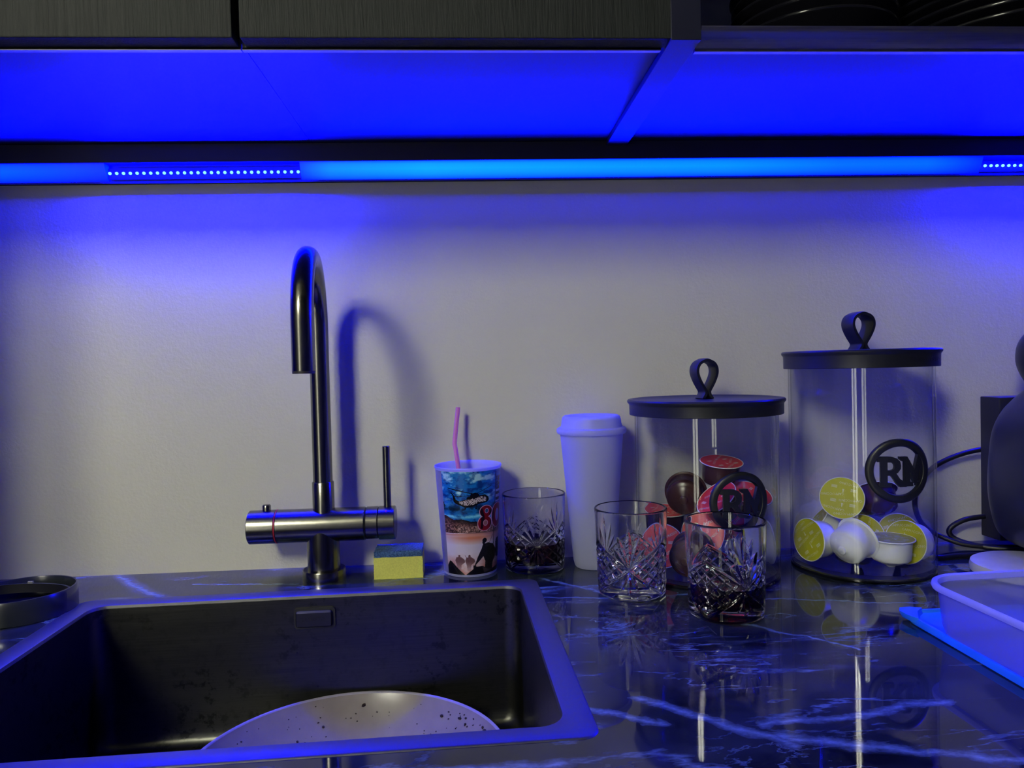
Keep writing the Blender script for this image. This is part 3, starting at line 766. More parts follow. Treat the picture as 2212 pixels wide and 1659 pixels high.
jar(*JS, 0.1990, 0.2185, 0.0956, 'shorter clear glass jar with black lid and RM emblem, red capsules inside', math.radians(-83), 0.1030, 0.0350, 0.050, 0.0350)

# ------------------------------------------------------------------ coffee capsules
def capsule_meshes():
    body = lat([(0.0268, 0.0), (0.0270, -0.0006), (0.0262, -0.0013), (0.0242, -0.0014), (0.0238, -0.003), (0.0232, -0.0075), (0.0228, -0.018), (0.0222, -0.0245), (0.0200, -0.0270), (0.0180, -0.0272),
                (0.0165, -0.0285), (0.0110, -0.0312), (0.0060, -0.0322), (0.0052, -0.0326), (0.0050, -0.0345), (0.0040, -0.0352), (0, -0.0352)], 56)
    foil = lat([(0, 0.0003), (0.012, 0.00045), (0.0225, 0.0002), (0.0258, 0.0004), (0.0260, -0.0001), (0, -0.0001)], 56)
    rim = lat([(0.0259, -0.0002), (0.0263, 0.0007), (0.0268, 0.0006), (0.0270, -0.0002)], 56, close=True)
    out = []
    for bm, nm in ((body, 'capsule_body'), (foil, 'foil_lid'), (rim, 'rim')):
        bmesh.ops.recalc_face_normals(bm, faces=bm.faces[:]); me = bpy.data.meshes.new(nm); bm.to_mesh(me); bm.free()
        me.polygons.foreach_set('use_smooth', [True]*len(me.polygons)); me.set_sharp_from_angle(angle=math.radians(50)); out.append(me)
    return out
CB, CF, CR = capsule_meshes()
def join_text(words):
    bm = bmesh.new()
    for body, size, x, y, rot in words:
        me = text_mesh(body, size, 0, res=1)
        m = Matrix.Translation((x, y, 0.00062)) @ Matrix.Rotation(math.radians(rot), 4, 'Z')
        me.transform(m); bm.from_mesh(me); bpy.data.meshes.remove(me)
    # little framed blocks and cup marks between the words
    for x, y in ((-0.013, 0.0085), (0.010, 0.0055), (-0.012, -0.0105), (0.011, -0.0125)):
        for k in range(3):
            z = 0.00062
            vs = [bm.verts.new((x+a_, y+b_-k*0.0013, z)) for a_, b_ in ((-0.0034, 0), (0.0034, 0), (0.0034, 0.0007), (-0.0034, 0.0007))]; bm.faces.new(vs)
    for x, y in ((-0.001, 0.009), (0.000, -0.009)):
        vs = [bm.verts.new((x+a_, y+b_, 0.00062)) for a_, b_ in ((-0.0012, -0.0025), (0.0012, -0.0025), (0.0002, 0.0025), (-0.0004, 0.0025))]; bm.faces.new(vs)
    for v in [v for v in bm.verts if math.hypot(v.co.x, v.co.y) > 0.0256]:
        f = 0.0256/math.hypot(v.co.x, v.co.y); v.co.x *= f; v.co.y *= f
    me = bpy.data.meshes.new('printed_words'); bm.to_mesh(me); bm.free(); return me
T_OL = join_text([('CAPPUCCINO', 0.0044, 0.009, 0.0145, -4), ('CAPPUCCINO', 0.0044, -0.010, 0.0015, 8), ('CAPPUCCINO', 0.0044, 0.012, -0.0030, 10), ('CAPPUCCINO', 0.0044, -0.006, 0.0195, 8), ('CAPPUCCINO', 0.0044, -0.008, -0.0185, -4)])
T_RD = join_text([('ESPRESSO', 0.0044, 0.009, 0.0135, 30), ('ESPRESSO', 0.0044, -0.010, 0.0015, 40), ('ESPRESSO', 0.0044, 0.012, -0.0040, 40), ('ESPRESSO', 0.0044, -0.002, -0.0185, 25)])
def mesh_with(me, m):
    c = me.copy(); c.materials.clear(); c.materials.append(m); return c
KM = dict(olive=(mesh_with(CB, M['white']), mesh_with(CF, M['olive']), mesh_with(CR, M['white']), mesh_with(T_OL, M['print'])),
          red=(mesh_with(CB, M['brown']), mesh_with(CF, M['red']), mesh_with(CR, M['white']), mesh_with(T_RD, M['print'])))
def capsule(kind, loc, n, roll, label):
    b, f, r, tx = KM[kind]
    t = thing('coffee_capsule', label, 'capsule', loc, 0, 'coffee capsules in the glass jars')
    z = Vector(n).normalized(); x = Vector((0, 0, 1)).cross(z)
    if x.length < 0.05: x = Vector((1, 0, 0))
    x.normalize(); y = z.cross(x)
    m = Matrix((x, y, z)).transposed().to_4x4() @ Matrix.Rotation(math.radians(roll), 4, 'Z')
    t.matrix_world = Matrix.Translation(loc) @ m
    for nm, me in (('capsule_body', b), ('foil_lid', f), ('rim', r)):
        o = bpy.data.objects.new(nm, me); C.objects.link(o); o.parent = t
        if nm == 'foil_lid' : ff = o
    o = bpy.data.objects.new('printed_words', tx); C.objects.link(o); o.parent = ff
#CAPS
capsule('olive', (0.4716, -0.0881, 0.0853), (-0.35, -0.85, 0.3), 170, 'olive cappuccino capsule resting highest of the pile in the taller jar')
capsule('olive', (0.4235, -0.0959, 0.0353), (-0.95, -0.3, 0.06), 40, 'capsule at the left of the taller jar, olive foil turned left')
capsule('olive', (0.4712, -0.1261, 0.0428), (0.8, 0.42, 0.32), 0, 'white capsule lying nub forward at the front of the taller jar')
capsule('olive', (0.5075, -0.1358, 0.0436), (0, -0.03, 1), 0, 'white capsule standing upright on its nub at the front of the taller jar')
capsule('olive', (0.5315, -0.1259, 0.0352), (-0.86, -0.45, 0.12), 0, 'capsule at the front right of the taller jar, olive foil turned left, white side shown')
capsule('olive', (0.5440, -0.0926, 0.0367), (-0.2, -0.9, 0.28), 200, 'large-looking olive foil capsule at the right wall of the taller jar')
capsule('olive', (0.5056, -0.0504, 0.0361), (-0.55, -0.75, 0.25), 150, 'olive foil capsule half hidden at the back right of the taller jar')
capsule('olive', (0.4926, -0.0985, 0.0400), (-0.15, -0.8, 0.5), 60, 'olive foil capsule in the middle of the taller jar, behind the white ones')
capsule('olive', (0.4558, -0.0477, 0.0458), (-0.72, 0.25, 0.6), 0, 'white capsule leaning at the back left of the taller jar')
capsule('red', (0.5306, -0.0611, 0.0882), (0.1, 0.55, 0.8), 0, 'dark brown capsule dome at the back of the taller jar')
capsule('red', (0.3170, -0.0838, 0.1361), (0.02, -0.2, 0.98), 20, 'red foil capsule on top of the pile in the shorter jar')
capsule('red', (0.2746, -0.0698, 0.0972), (0.35, 0.88, 0.15), 0, 'brown capsule seen from its underside, left below the top red one')
capsule('red', (0.2947, -0.1267, 0.0984), (-0.62, -0.22, 0.75), 0, 'tilted red foil capsule in front of the brown disc in the shorter jar')
capsule('red', (0.3489, -0.0978, 0.0970), (0.12, -0.42, 0.9), 30, 'red foil capsule behind the upper part of the shorter jar emblem')
capsule('red', (0.3247, -0.0728, 0.0580), (-0.2, -0.93, 0.25), 0, 'bright red foil capsule straight behind the letters of the shorter jar')
capsule('red', (0.2835, -0.1083, 0.0521), (-0.45, -0.78, 0.35), 0, 'red foil capsule low in the shorter jar, seen past the rim of the front tumbler')
capsule('red', (0.2633, -0.1348, 0.0352), (0.55, 0.8, 0.1), 0, 'dark brown capsule dome low at the front of the shorter jar')
capsule('red', (0.2515, -0.0582, 0.0712), (0, -0.12, 1), 0, 'brown capsule standing upright at the left of the shorter jar')
capsule('red', (0.2335, -0.1066, 0.0374), (-0.42, -0.88, 0.2), 0, 'red foil capsule at the lower left of the shorter jar')
capsule('olive', (0.3698, -0.1013, 0.0353), (0.97, -0.1, 0.05), 0, 'capsule with olive foil turned right at the right wall of the shorter jar')
#ENDCAPS
# ------------------------------------------------------------------ frosted shaker cup
fcup = thing('frosted_cup', 'tall frosted plastic cup with domed lid against the wall, left of the jars', 'cup', (0.1575, -0.0475, 0))
obj('cup_body', lat([(0, 0.002), (0.0235, 0.002), (0.0243, 0.0005), (0.0255, 0.0022), (0.0272, 0.009), (0.0408, 0.173), (0.0412, 0.176), (0.0400, 0.176), (0.0396, 0.173), (0.0260, 0.010), (0.0240, 0.0040), (0, 0.0040)], 80), M['frost'], fcup, smooth=40)
obj('cup_lid', lat([(0.0415, 0.1745), (0.0440, 0.1742), (0.0452, 0.1760), (0.0455, 0.1785), (0.0448, 0.1808), (0.0425, 0.1822), (0.0402, 0.1826), (0.0392, 0.1855), (0.0382, 0.1930), (0.0372, 0.1960), (0.0350, 0.1975), (0.0325, 0.1968), (0.0310, 0.1950), (0.0290, 0.1942), (0, 0.1945),
        (0, 0.1930), (0.0300, 0.1928), (0.0360, 0.1940), (0.0378, 0.1850), (0.0388, 0.1800), (0.0398, 0.1775)], 80), M['frost'], fcup, smooth=40)

# ------------------------------------------------------------------ printed cup
pcup = thing('printed_cup', 'plastic cup printed with a helicopter, soldiers and the number 80, pink straw inside', 'cup', (-0.0046, -0.0455, 0))
CH = 0.1385; CR0, CR1 = 0.0343, 0.0434
obj('cup_body', lat([(0, 0.0025), (CR0-0.002, 0.0025), (CR0-0.0012, 0), (CR0-0.0002, 0.0004), (CR0, 0.004), (CR1-0.0012, CH-0.004), (CR1-0.0002, CH-0.0030), (CR1+0.0003, CH-0.0010), (CR1-0.0004, CH), (CR1-0.0016, CH-0.0010), (CR1-0.0024, CH-0.005), (CR0-0.0013, 0.006), (CR0-0.004, 0.0042), (0, 0.0042)], 96), M['frost'], pcup, smooth=40)
def paint_print(U, V, side):
    """colours of the print, U = -1..1 across the seen half, V = 0..1 up"""
    rs = np.random.RandomState(3)
    def vnoise(x, y, seed, octv=5, per=0.55):
        out = 0; amp = 1; tot = 0
        for o_ in range(octv):
            g = np.random.RandomState(seed+o_).rand(64, 64); xx = x*2**o_; yy = y*2**o_
            xi = np.floor(xx).astype(int); yi = np.floor(yy).astype(int); fx = xx-xi; fy = yy-yi; fx = fx*fx*(3-2*fx); fy = fy*fy*(3-2*fy)
            a = g[yi % 64, xi % 64]; b = g[yi % 64, (xi+1) % 64]; c = g[(yi+1) % 64, xi % 64]; d = g[(yi+1) % 64, (xi+1) % 64]
            out = out + amp*((a*(1-fx)+b*fx)*(1-fy)+(c*(1-fx)+d*fx)*fy); tot += amp; amp *= per
        return out/tot
    def poly(pts):
        P_ = np.array(pts, float); P_[:, 1] = np.where((P_[:, 1] > 0.665) & (P_[:, 1] < 0.80) & (P_[:, 0] < 0.66), 0.735+(P_[:, 1]-0.735)*1.30, P_[:, 1]); ins = np.zeros(U.shape, bool); j = len(P_)-1
        for i in range(len(P_)):
            xi, yi = P_[i]; xj, yj = P_[j]
            c = ((yi > V) != (yj > V)) & (U < (xj-xi)*(V-yi)/(yj-yi+1e-12)+xi); ins ^= c; j = i
        return ins
    def ell(cx, cy, a, b, rot=0):
        c, s_ = math.cos(rot), math.sin(rot); x = (U-cx)*AS; y = V-cy
        return ((c*x+s_*y)/a)**2 + ((-s_*x+c*y)/b)**2
    AS = 0.29                                            # one unit of U is this much of V
    def line(x0, y0, x1, y1, w_):
        ax, ay, bx_, by = x0*AS, y0, x1*AS, y1; px_, py_ = U*AS, V
        t_ = np.clip(((px_-ax)*(bx_-ax)+(py_-ay)*(by-ay))/((bx_-ax)**2+(by-ay)**2+1e-12), 0, 1)
        return np.hypot(px_-ax-t_*(bx_-ax), py_-ay-t_*(by-ay)) < w_
    def mixc(c, col, k): return c*(1-k[..., None]) + np.array(col)*k[..., None]
    def put(c, col, mask): return mixc(c, col, mask.astype(float))
    X = U*AS*10; Y = V*10
    n1 = vnoise(X*1.1+5, Y*1.5+3, 10); n2 = vnoise(X*2+9, Y*3, 30)
    sky = mixc(np.ones(U.shape+(3,))*np.array((0.05, 0.42, 0.76)), (0.02, 0.20, 0.50), np.clip((n2-0.45)*4, 0, 1))
    sky = mixc(sky, (0.62, 0.80, 0.88), np.clip((n1-0.50)*5.5, 0, 1)*np.clip((V-0.62)*6, 0, 1))
    sky = mixc(sky, (0.03, 0.10, 0.17), np.clip(1-abs(V-0.64)/0.055, 0, 1)*np.clip((n2-0.25)*3, 0, 0.85))
    sky = mixc(sky, (0.55, 0.85, 0.92), np.clip(1-abs(V-0.565-0.04*(n1-0.5))/0.03, 0, 1)*np.clip((n1-0.38)*5, 0, 0.9))
    glow = mixc(np.ones(U.shape+(3,))*np.array((0.80, 0.76, 0.86)), (0.78, 0.42, 0.30), np.clip(1-abs(V-0.36)/0.07, 0, 1)*np.clip(1.15-abs(U-0.15)*0.9, 0, 1)*0.9)
    glow = mixc(glow, (0.70, 0.38, 0.32), np.clip((0.22-V)*5, 0, 0.8)*np.clip((n1-0.2)*2, 0, 1))
    c = np.where((V > 0.47)[..., None], sky, glow)
    # hills and village
    top = np.interp(U, [-1, -0.75, -0.62, -0.5, -0.2, 0.0, 0.3, 0.6, 1], [0.55, 0.575, 0.552, 0.535, 0.545, 0.525, 0.515, 0.52, 0.52]) + 0.012*(vnoise(X*8, Y*0, 50)-0.5)
    low = 0.400 + 0.012*np.cos(U*2)
    hill = (V < top) & (V > low)
    n3 = vnoise(X*9, Y*9+2, 70, 4, 0.8); n4 = vnoise(X*16, Y*22, 90, 3, 0.8)
    hc = mixc(np.ones(U.shape+(3,))*np.array((0.22, 0.13, 0.14)), (0.62, 0.45, 0.42), np.clip((n3-0.45)*6, 0, 1)*np.clip((top-V)*14, 0, 1))
    hc = mixc(hc, (0.05, 0.05, 0.04), np.clip(1-(top-V)/0.028, 0, 1)*np.clip((U+0.55)*6, 0, 1))
    hc = mixc(hc, (0.85, 0.72, 0.68), ((n4 > 0.60) & (V < 0.475) & (U > -0.4)).astype(float)*0.8)
    c = np.where(hill[..., None], hc, c)
    c = mixc(c, (0.25, 0.12, 0.12), np.clip(1-abs(V-low+0.004)/0.007, 0, 1)*np.clip((U+0.3)*4, 0, 1)*0.8)
    c = mixc(c, (0.72, 0.42, 0.36), np.clip(1-abs(V-low+0.016)/0.014, 0, 1)*0.6)
    # helicopter
    blk = (0.03, 0.03, 0.04)
    c = put(c, blk, poly([(-0.52, 0.79), (-0.42, 0.735), (-0.30, 0.722), (-0.05, 0.738), (0.10, 0.748), (0.35, 0.762), (0.50, 0.765), (0.61, 0.745), (0.63, 0.722), (0.56, 0.705), (0.35, 0.700), (0.12, 0.680), (-0.12, 0.672), (-0.22, 0.685), (-0.40, 0.702), (-0.47, 0.715)]))
    body = poly([(-0.34, 0.717), (-0.05, 0.732), (0.10, 0.742), (0.35, 0.752), (0.50, 0.752), (0.56, 0.735), (0.55, 0.715), (0.35, 0.712), (0.12, 0.694), (-0.10, 0.688), (-0.25, 0.700)])
    c = mixc(c, (0.72, 0.66, 0.70), body.astype(float)*np.clip((vnoise(X*14, Y*14, 120, 3)-0.36)*7, 0, 1))
    c = put(c, blk, poly([(0.02, 0.745), (0.06, 0.775), (0.20, 0.785), (0.30, 0.775), (0.34, 0.755), (0.20, 0.74)]))
    c = put(c, blk, ell(0.02, 0.748, 0.028, 0.014) < 1)
    c = put(c, blk, poly([(-0.53, 0.80), (-0.44, 0.76), (-0.40, 0.735), (-0.47, 0.735)]))
    for a in (line(0.20, 0.784, -0.62, 0.842, 0.0042), line(0.20, 0.784, 0.72, 0.855, 0.0022), line(0.16, 0.776, -0.46, 0.762, 0.003), line(0.2, 0.782, 0.70, 0.790, 0.0018),
              line(-0.56, 0.765, -0.42, 0.805, 0.002), line(-0.56, 0.80, -0.44, 0.76, 0.0022), line(0.0, 0.68, 0.02, 0.665, 0.003), line(0.22, 0.69, 0.24, 0.664, 0.003)): c = put(c, blk, a)
    for x in (-0.12, 0.22): c = put(c, blk, ell(x, 0.646, 0.0085, 0.008) < 1)
    c = put(c, blk, line(-0.79, 0.70, -0.78, 0.655, 0.0035)); c = put(c, blk, line(-0.78, 0.68, -0.75, 0.665, 0.003))
    # soldiers
    dk = (0.035, 0.03, 0.045); far = (0.36, 0.22, 0.24)
    for x, s_ in ((-0.38, 1.0), (-0.03, 1.12)):
        f_ = (ell(x, 0.183, 0.011*s_, 0.012*s_) < 1) | poly([(x-0.15, 0.14), (x-0.10, 0.172), (x+0.06, 0.175), (x+0.18, 0.150), (x+0.20, 0.125), (x+0.06, 0.095), (x+0.05, 0.04), (x-0.08, 0.04), (x-0.10, 0.09)])
        c = mixc(c, far, f_.astype(float)*np.clip((V-0.02)*9, 0, 1)*0.9)
    c = put(c, far, line(-0.18, 0.19, -0.05, 0.13, 0.0022))
    m = (ell(0.50, 0.325, 0.022, 0.024) < 1) | (ell(0.47, 0.305, 0.014, 0.016) < 1)
    m |= poly([(0.44, 0.288), (0.62, 0.300), (0.80, 0.275), (0.90, 0.21), (0.88, 0.14), (0.80, 0.10), (0.78, 0.0), (0.50, 0.0), (0.53, 0.12), (0.46, 0.17), (0.36, 0.14), (0.18, 0.09), (0.10, 0.065), (0.16, 0.10), (0.28, 0.18), (0.40, 0.25)])
    m |= poly([(0.10, 0.09), (0.20, 0.095), (0.21, 0.055), (0.14, 0.035), (0.10, 0.055)]) | line(0.13, 0.06, 0.11, 0.015, 0.004)
    m |= line(0.66, 0.29, 0.78, 0.37, 0.0018) | (ell(0.94, 0.30, 0.014, 0.022) < 1) | line(0.97, 0.35, 0.99, 0.29, 0.0018) | poly([(0.88, 0.29), (1.0, 0.28), (1.0, 0.12), (0.90, 0.14)])
    c = put(c, dk, m)
    c = mixc(c, (0.16, 0.14, 0.18), (m & (vnoise(X*12, Y*12, 140, 3) > 0.60)).astype(float)*0.7)
    c = put(c, dk, poly([(-0.72, 0.13), (-0.66, 0.125), (-0.40, 0.05), (-0.20, 0.0), (-1, 0.0), (-0.88, 0.03)]) | poly([(-0.15, 0.005), (0.05, 0.045), (0.2, 0.078), (0.45, 0.075), (0.62, 0.04), (0.8, 0.035), (1, 0.05), (1, 0), (-0.15, 0)]))
    c = mixc(c, (0.30, 0.27, 0.33), (line(-0.62, 0.09, -0.45, 0.01, 0.003) | poly([(0.42, 0.07), (0.62, 0.04), (0.8, 0.03), (0.5, 0.005)])).astype(float)*0.6)
    # flag pole and flag
    c = put(c, dk, line(0.835, 0.98, 0.80, 0.10, 0.0028))
    fl = (U > 0.85) & (U < 0.965) & (V > 0.68) & (V < 0.93)
    c = np.where(fl[..., None], np.where((((V*36).astype(int) % 2) == 0)[..., None] & (V < 0.80)[..., None], np.array((0.6, 0.62, 0.78)), np.array((0.05, 0.06, 0.12))), c)
    c = np.where((fl & (V > 0.80) & (vnoise(X*16, Y*10, 160, 2) > 0.5))[..., None], np.array((0.12, 0.22, 0.55)), c)
    # number 80
    def eight(g): return ((ell(0.535, 0.606, 0.056+g, 0.056+g) < 1) | (ell(0.50, 0.492, 0.064+g, 0.070+g) < 1))
    def zero(g): return ell(0.90, 0.550, 0.048+g, 0.115+g) < 1
    c = put(c, (0.80, 0.60, 0.74), eight(0.006) | zero(0.006))
    redc = (0.50, 0.045, 0.10)
    c = put(c, redc, eight(0) | zero(0))
    sil = (eight(0) | zero(0)) & (poly([(0.34, 0.645), (0.42, 0.64), (0.46, 0.60), (0.50, 0.55), (0.46, 0.50), (0.44, 0.44), (0.36, 0.44), (0.38, 0.52), (0.36, 0.58)]) | poly([(0.70, 0.64), (0.78, 0.65), (0.80, 0.58), (0.78, 0.50), (0.74, 0.42), (0.66, 0.43), (0.68, 0.52), (0.64, 0.57)]))
    c = put(c, (0.09, 0.03, 0.07), sil)
    c = put(c, (0.80, 0.60, 0.74), (ell(0.56, 0.612, 0.0185, 0.024) < 1) | (ell(0.525, 0.496, 0.0225, 0.029) < 1) | (ell(0.905, 0.550, 0.0155, 0.062) < 1))
    c = put(c, (0.16, 0.34, 0.52), ell(0.56, 0.612, 0.0145, 0.019) < 1); c = put(c, (0.58, 0.38, 0.42), ell(0.525, 0.496, 0.0185, 0.024) < 1)
    c = put(c, (0.55, 0.55, 0.80), ell(0.905, 0.550, 0.010, 0.055) < 1)
    # plain unprinted margin on the left
    edge = (U < -0.80) & side
    c = np.where(edge[..., None], mixc(np.ones(U.shape+(3,))*np.array((0.42, 0.42, 0.56)), (0.50, 0.48, 0.62), n1), c)
    return np.clip(c, 0, 1)
NTc, NVc = 420, 400
fa = math.atan2(-0.9947+0.0455, 0.0046)
ths = np.linspace(-PI*0.52, PI*0.52, NTc); vv = np.linspace(0, 1, NVc)
TH, VV = np.meshgrid(ths, vv)
UU = np.sin(np.clip(TH, -PI/2, PI/2))
col = paint_print(UU, VV, np.ones(UU.shape, bool))
colv = np.concatenate([col**2.2 if False else np.where(col <= 0.04045, col/12.92, ((col+0.055)/1.055)**2.4), np.ones(col.shape[:2]+(1,))], -1)
zz = 0.0035 + VV*(CH-0.0035-0.0045); rr_ = CR0 + (CR1-0.0012-CR0)*(zz-0.004)/(CH-0.008) + 0.00025
co = np.stack([rr_*np.cos(fa+TH), rr_*np.sin(fa+TH), zz], -1).reshape(-1, 3)
I = np.arange(NTc*NVc).reshape(NVc, NTc)
F_ = np.stack([I[:-1, :-1], I[:-1, 1:], I[1:, 1:], I[1:, :-1]], -1).reshape(-1, 4)
me = bpy.data.meshes.new('printed_sleeve'); me.vertices.add(len(co)); me.vertices.foreach_set('co', co.ravel())
me.loops.add(F_.size); me.loops.foreach_set('vertex_index', F_.ravel().astype(np.int32)); me.polygons.add(len(F_)); me.polygons.foreach_set('loop_start', np.arange(0, F_.size, 4, dtype=np.int32))
me.update(); me.validate()
ca = me.color_attributes.new('print', 'FLOAT_COLOR', 'POINT'); ca.data.foreach_set('color', colv.reshape(-1).astype(np.float32))
t = NT('cup_print'); at_ = t.new('ShaderNodeVertexColor'); at_.layer_name = 'print'; t.link(at_.outputs[0], t.b.inputs['Base Color']); t.set(Roughness=0.32)
o = obj('printed_sleeve', me, t.m, pcup, smooth=179); o['label'] = 'printed picture of helicopter, hills, soldiers and a red 80'

# straw
sw = obj('drinking_straw', tube(bmesh.new(), [(-0.0130, -0.050, 0.007), (-0.0172, -0.040, 0.1335), (-0.0200, -0.0335, 0.1560), (-0.0214, -0.031, 0.1625), (-0.0213, -0.030, 0.1660), (-0.0190, -0.0265, 0.185), (-0.0158, -0.022, 0.2110)], 0.0029, 20), M['pink'], smooth=40)
tag(sw, 'pink bent drinking straw standing in the printed cup', 'straw')

# ------------------------------------------------------------------ frosted tub and its blue lid
def rl(cx, cy, w_, h_, r, z): return rrect(cx, cy, w_, h_, r, z, 8)
lid = thing('tub_lid', 'blue plastic lid lying under the frosted tub at the right edge', 'lid', (0.528, -0.415, 0), math.radians(-0.3))
W_, D_ = 0.200, 0.262
bm = loft(bmesh.new(), [rl(0, 0, W_-0.006, D_-0.006, 0.020, 0.0), rl(0, 0, W_-0.001, D_-0.001, 0.022, 0.001), rl(0, 0, W_, D_, 0.022, 0.006), rl(0, 0, W_-0.001, D_-0.001, 0.022, 0.0080), rl(0, 0, W_-0.006, D_-0.006, 0.020, 0.0080),
     rl(0, 0, W_-0.009, D_-0.009, 0.019, 0.0050), rl(0, 0, W_-0.020, D_-0.020, 0.016, 0.0042), rl(0, 0, W_-0.024, D_-0.024, 0.015, 0.0026), rl(0, 0, W_-0.060, D_-0.060, 0.012, 0.0026)])
obj('lid_plate', bm, M['blue'], lid, smooth=40)
ta = [(-W_/2+0.0005, D_/2-0.030), (-W_/2-0.0035, D_/2-0.020), (-W_/2-0.0045, D_/2-0.006), (-W_/2+0.001, D_/2+0.0025), (-W_/2+0.012, D_/2+0.0035), (-W_/2+0.022, D_/2-0.001), (-W_/2+0.012, D_/2-0.010)]
bm = loft(bmesh.new(), [[(x*1.0, y, 0.004) for x, y in ta], [(x, y, 0.0105) for x, y in ta]])
bm2 = bmesh.new(); loft(bm2, [[(x+0.002, y-0.002, 0.0035) for x, y in ta], [(x, y, 0.0088) for x, y in ta], [(x, y, 0.0095) for x, y in ta]]); bm.free()
obj('corner_tab', bm2, M['blue'], lid, smooth=40)
tub = thing('food_tub', 'frosted rectangular food tub standing on the blue lid at the right edge', 'tub', (0.522, -0.425, 0.0048), math.radians(1.5))
W_, D_, HT = 0.200, 0.214, 0.0500
bm = loft(bmesh.new(), [rl(0, 0, W_-0.030, D_-0.030, 0.030, 0.0), rl(0, 0, W_-0.020, D_-0.020, 0.032, 0.0020), rl(0, 0, W_-0.015, D_-0.015, 0.034, 0.010), rl(0, 0, W_-0.009, D_-0.009, 0.036, HT-0.006),
      rl(0, 0, W_-0.011, D_-0.011, 0.035, HT-0.006), rl(0, 0, W_-0.017, D_-0.017, 0.033, 0.010), rl(0, 0, W_-0.022, D_-0.022, 0.031, 0.0034), rl(0, 0, W_-0.040, D_-0.040, 0.028, 0.0016)])
obj('tub_body', bm, M['tub'], tub, smooth=40)
loops = [rl(0, 0, W_-0.0095, D_-0.0095, 0.036, HT-0.0070), rl(0, 0, W_-0.0015, D_-0.0015, 0.038, HT-0.0062), rl(0, 0, W_, D_, 0.038, HT-0.0040), rl(0, 0, W_-0.001, D_-0.001, 0.038, HT-0.0010), rl(0, 0, W_-0.004, D_-0.004, 0.037, HT), rl(0, 0, W_-0.009, D_-0.009, 0.036, HT-0.001), rl(0, 0, W_-0.0112, D_-0.0112, 0.035, HT-0.0050)]
obj('tub_rim', loft(bmesh.new(), loops, closed=True), M['tubrim'], tub, smooth=50)

# ------------------------------------------------------------------ white round slab, coffee machine, cable
sl = obj('round_trivet', lat([(0, 0), (0.061, 0), (0.0635, 0.0015), (0.0642, 0.007), (0.0630, 0.0120), (0.0600, 0.0135), (0, 0.0142)], 96), M['cloth'], smooth=40); sl.location = (0.665, -0.163, 0)
tag(sl, 'white round slab under the coffee machine at the right', 'trivet')
cm = thing('coffee_machine', 'black rounded capsule coffee machine cut off by the right edge', 'coffee machine', (0.764, -0.135, 0.0146))
def sell(cx, cy, a, b, z, e=0.62, n=56):
    out = []
    for i in range(n):
        th = 2*PI*i/n; c, s_ = math.cos(th), math.sin(th)
        out.append((cx+a*math.copysign(abs(c)**e, c), cy+b*math.copysign(abs(s_)**e, s_), z))
    return out
zl = [(0.0, .040, .05), (0.004, .070, .075), (0.014, .090, .090), (0.030, .101, .096), (0.055, .1065, .100), (0.080, .1085, .102), (0.115, .1070, .101), (0.150, .1035, .096), (0.175, .093, .088), (0.190, .081, .078), (0.203, .068, .068), (0.212, .060, .060)]
zh = [(0.196, .050, .05), (0.203, .060, .066), (0.215, .070, .076), (0.232, .077, .084), (0.246, .0785, .086), (0.262, .0755, .084), (0.276, .066, .076), (0.288, .050, .060), (0.295, .028, .034)]
def densify(tab, k=6):
    return [tuple(v) for v in catmull(tab, k)]
zl = densify(zl); zh = densify(zh)
obj('housing', loft(bmesh.new(), [sell(0, 0, a, b*0.7, z) for z, a, b in zl]), simple('grey_black_gloss_shell', (0.03, 0.032, 0.042), 0.3), cm, smooth=60)
obj('front_panel', loft(bmesh.new(), [sell(0.0, -0.018, a-0.0095, b*0.7, z, 0.62) for z, a, b in zl[1:-1]]), M['gloss'], cm, smooth=60)
hd = obj('brew_head', loft(bmesh.new(), [sell(0, -0.004, a, b*0.8, z, 0.85) for z, a, b in zh]), M['rubber'], cm, smooth=60)
obj('head_cap', loft(bmesh.new(), [sell(0, -0.010, a*0.93, b*0.8, z, 0.8) for z, a, b in zh[1:-1]]), M['gloss'], hd, smooth=60)
obj('water_tank', bx(-0.062, 0.04, 0.073, 0.110, 0.0, 0.1920, bev=0.0015), M['dark'], cm)
cab = obj('power_cable', tube(bmesh.new(), catmull([(0.745, -0.028, 0.135), (0.7097, -0.024, 0.1335), (0.6766, -0.020, 0.1265), (0.6434, -0.014, 0.1100), (0.622, -0.010, 0.083), (0.618, -0.009, 0.052), (0.632, -0.012, 0.024), (0.662, -0.035, 0.0075), (0.700, -0.052, 0.0042), (0.750, -0.058, 0.0036)], 8), 0.0035, 14), M['rubber'], smooth=60)
tag(cab, 'thick black cable arching from the coffee machine down behind the taller jar', 'cable')
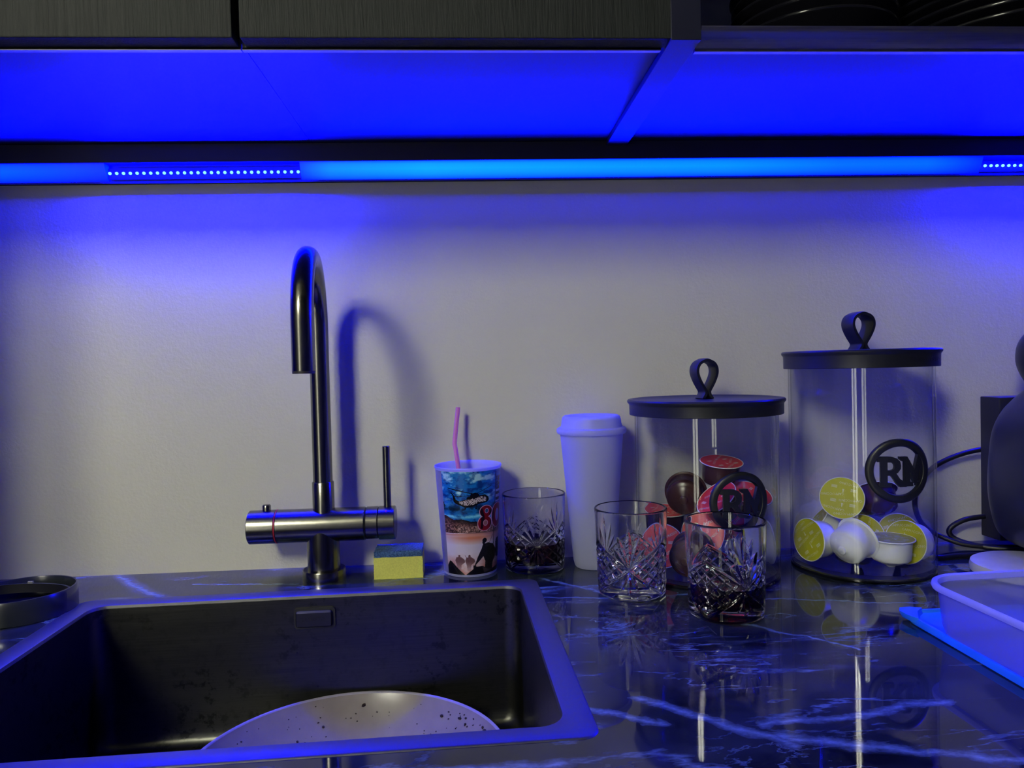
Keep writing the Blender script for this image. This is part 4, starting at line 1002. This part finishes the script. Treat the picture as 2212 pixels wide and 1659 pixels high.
cab = obj('power_cable', tube(bmesh.new(), catmull([(0.745, -0.034, 0.042), (0.7088, -0.032, 0.0420), (0.6756, -0.028, 0.0370), (0.657, -0.024, 0.0235), (0.663, -0.028, 0.0110), (0.685, -0.046, 0.0048), (0.715, -0.066, 0.0040), (0.75, -0.07, 0.0038)], 8), 0.0035, 14), M['rubber'], smooth=60)
tag(cab, 'lower black cable loop lying on the worktop beside the coffee machine', 'cable')
cab = obj('power_cable', tube(bmesh.new(), catmull([(0.575, -0.0535, 0.0036), (0.590, -0.080, 0.0036), (0.602, -0.088, 0.0036), (0.622, -0.085, 0.0036), (0.66, -0.083, 0.0036), (0.70, -0.08, 0.0036)], 8), 0.0034, 14), M['rubber'], smooth=60)
tag(cab, 'black cable end flat on the worktop between taller jar and white slab', 'cable')

# ------------------------------------------------------------------ dark ring dish at the left
rg = thing('ring_dish', 'low dark round ring-shaped dish at the left edge, partly beside the sink', 'dish', (-0.5095, -0.1446, 0))
obj('ring_wall', lat([(0.0545, 0.0), (0.0555, 0.0008), (0.0557, 0.013), (0.0553, 0.0262), (0.0548, 0.0268), (0.0532, 0.0268), (0.0528, 0.0262), (0.0525, 0.0030)], 96, close=True), simple('smoky_black_plastic', (0.018, 0.021, 0.024), 0.22), rg, smooth=40)
obj('dish_bottom', lat([(0, 0.001), (0.0526, 0.001), (0.0526, 0.003), (0, 0.003)], 64), M['gloss'], rg, smooth=40)
bm = loft(bmesh.new(), [[Vector((0.052*math.cos(a), 0.052*math.sin(a)+0.0, z)) - Vector((0.010*abs(math.sin((a-a0)/(a1-a0)*PI)), 0.020*abs(math.sin((a-a0)/(a1-a0)*PI)), 0)) for z in (0.014, 0.0245)] +
     [Vector((0.0495*math.cos(a), 0.0495*math.sin(a), z)) - Vector((0.010*abs(math.sin((a-a0)/(a1-a0)*PI)), 0.020*abs(math.sin((a-a0)/(a1-a0)*PI)), 0)) for z in (0.0245, 0.014)]
     for a0, a1 in ((math.radians(5), math.radians(165)),) for a in [a0+(a1-a0)*k/24 for k in range(25)]])
ib = obj('inner_band', bm, M['rubber'], rg, smooth=50)
tp = obj('band_tip', bx(-0.003, 0.003, -0.0012, 0.0012, 0.0, 0.004, bev=0.0004), M['rail'], ib); tp.location = (-0.008, 0.032, 0.0225)
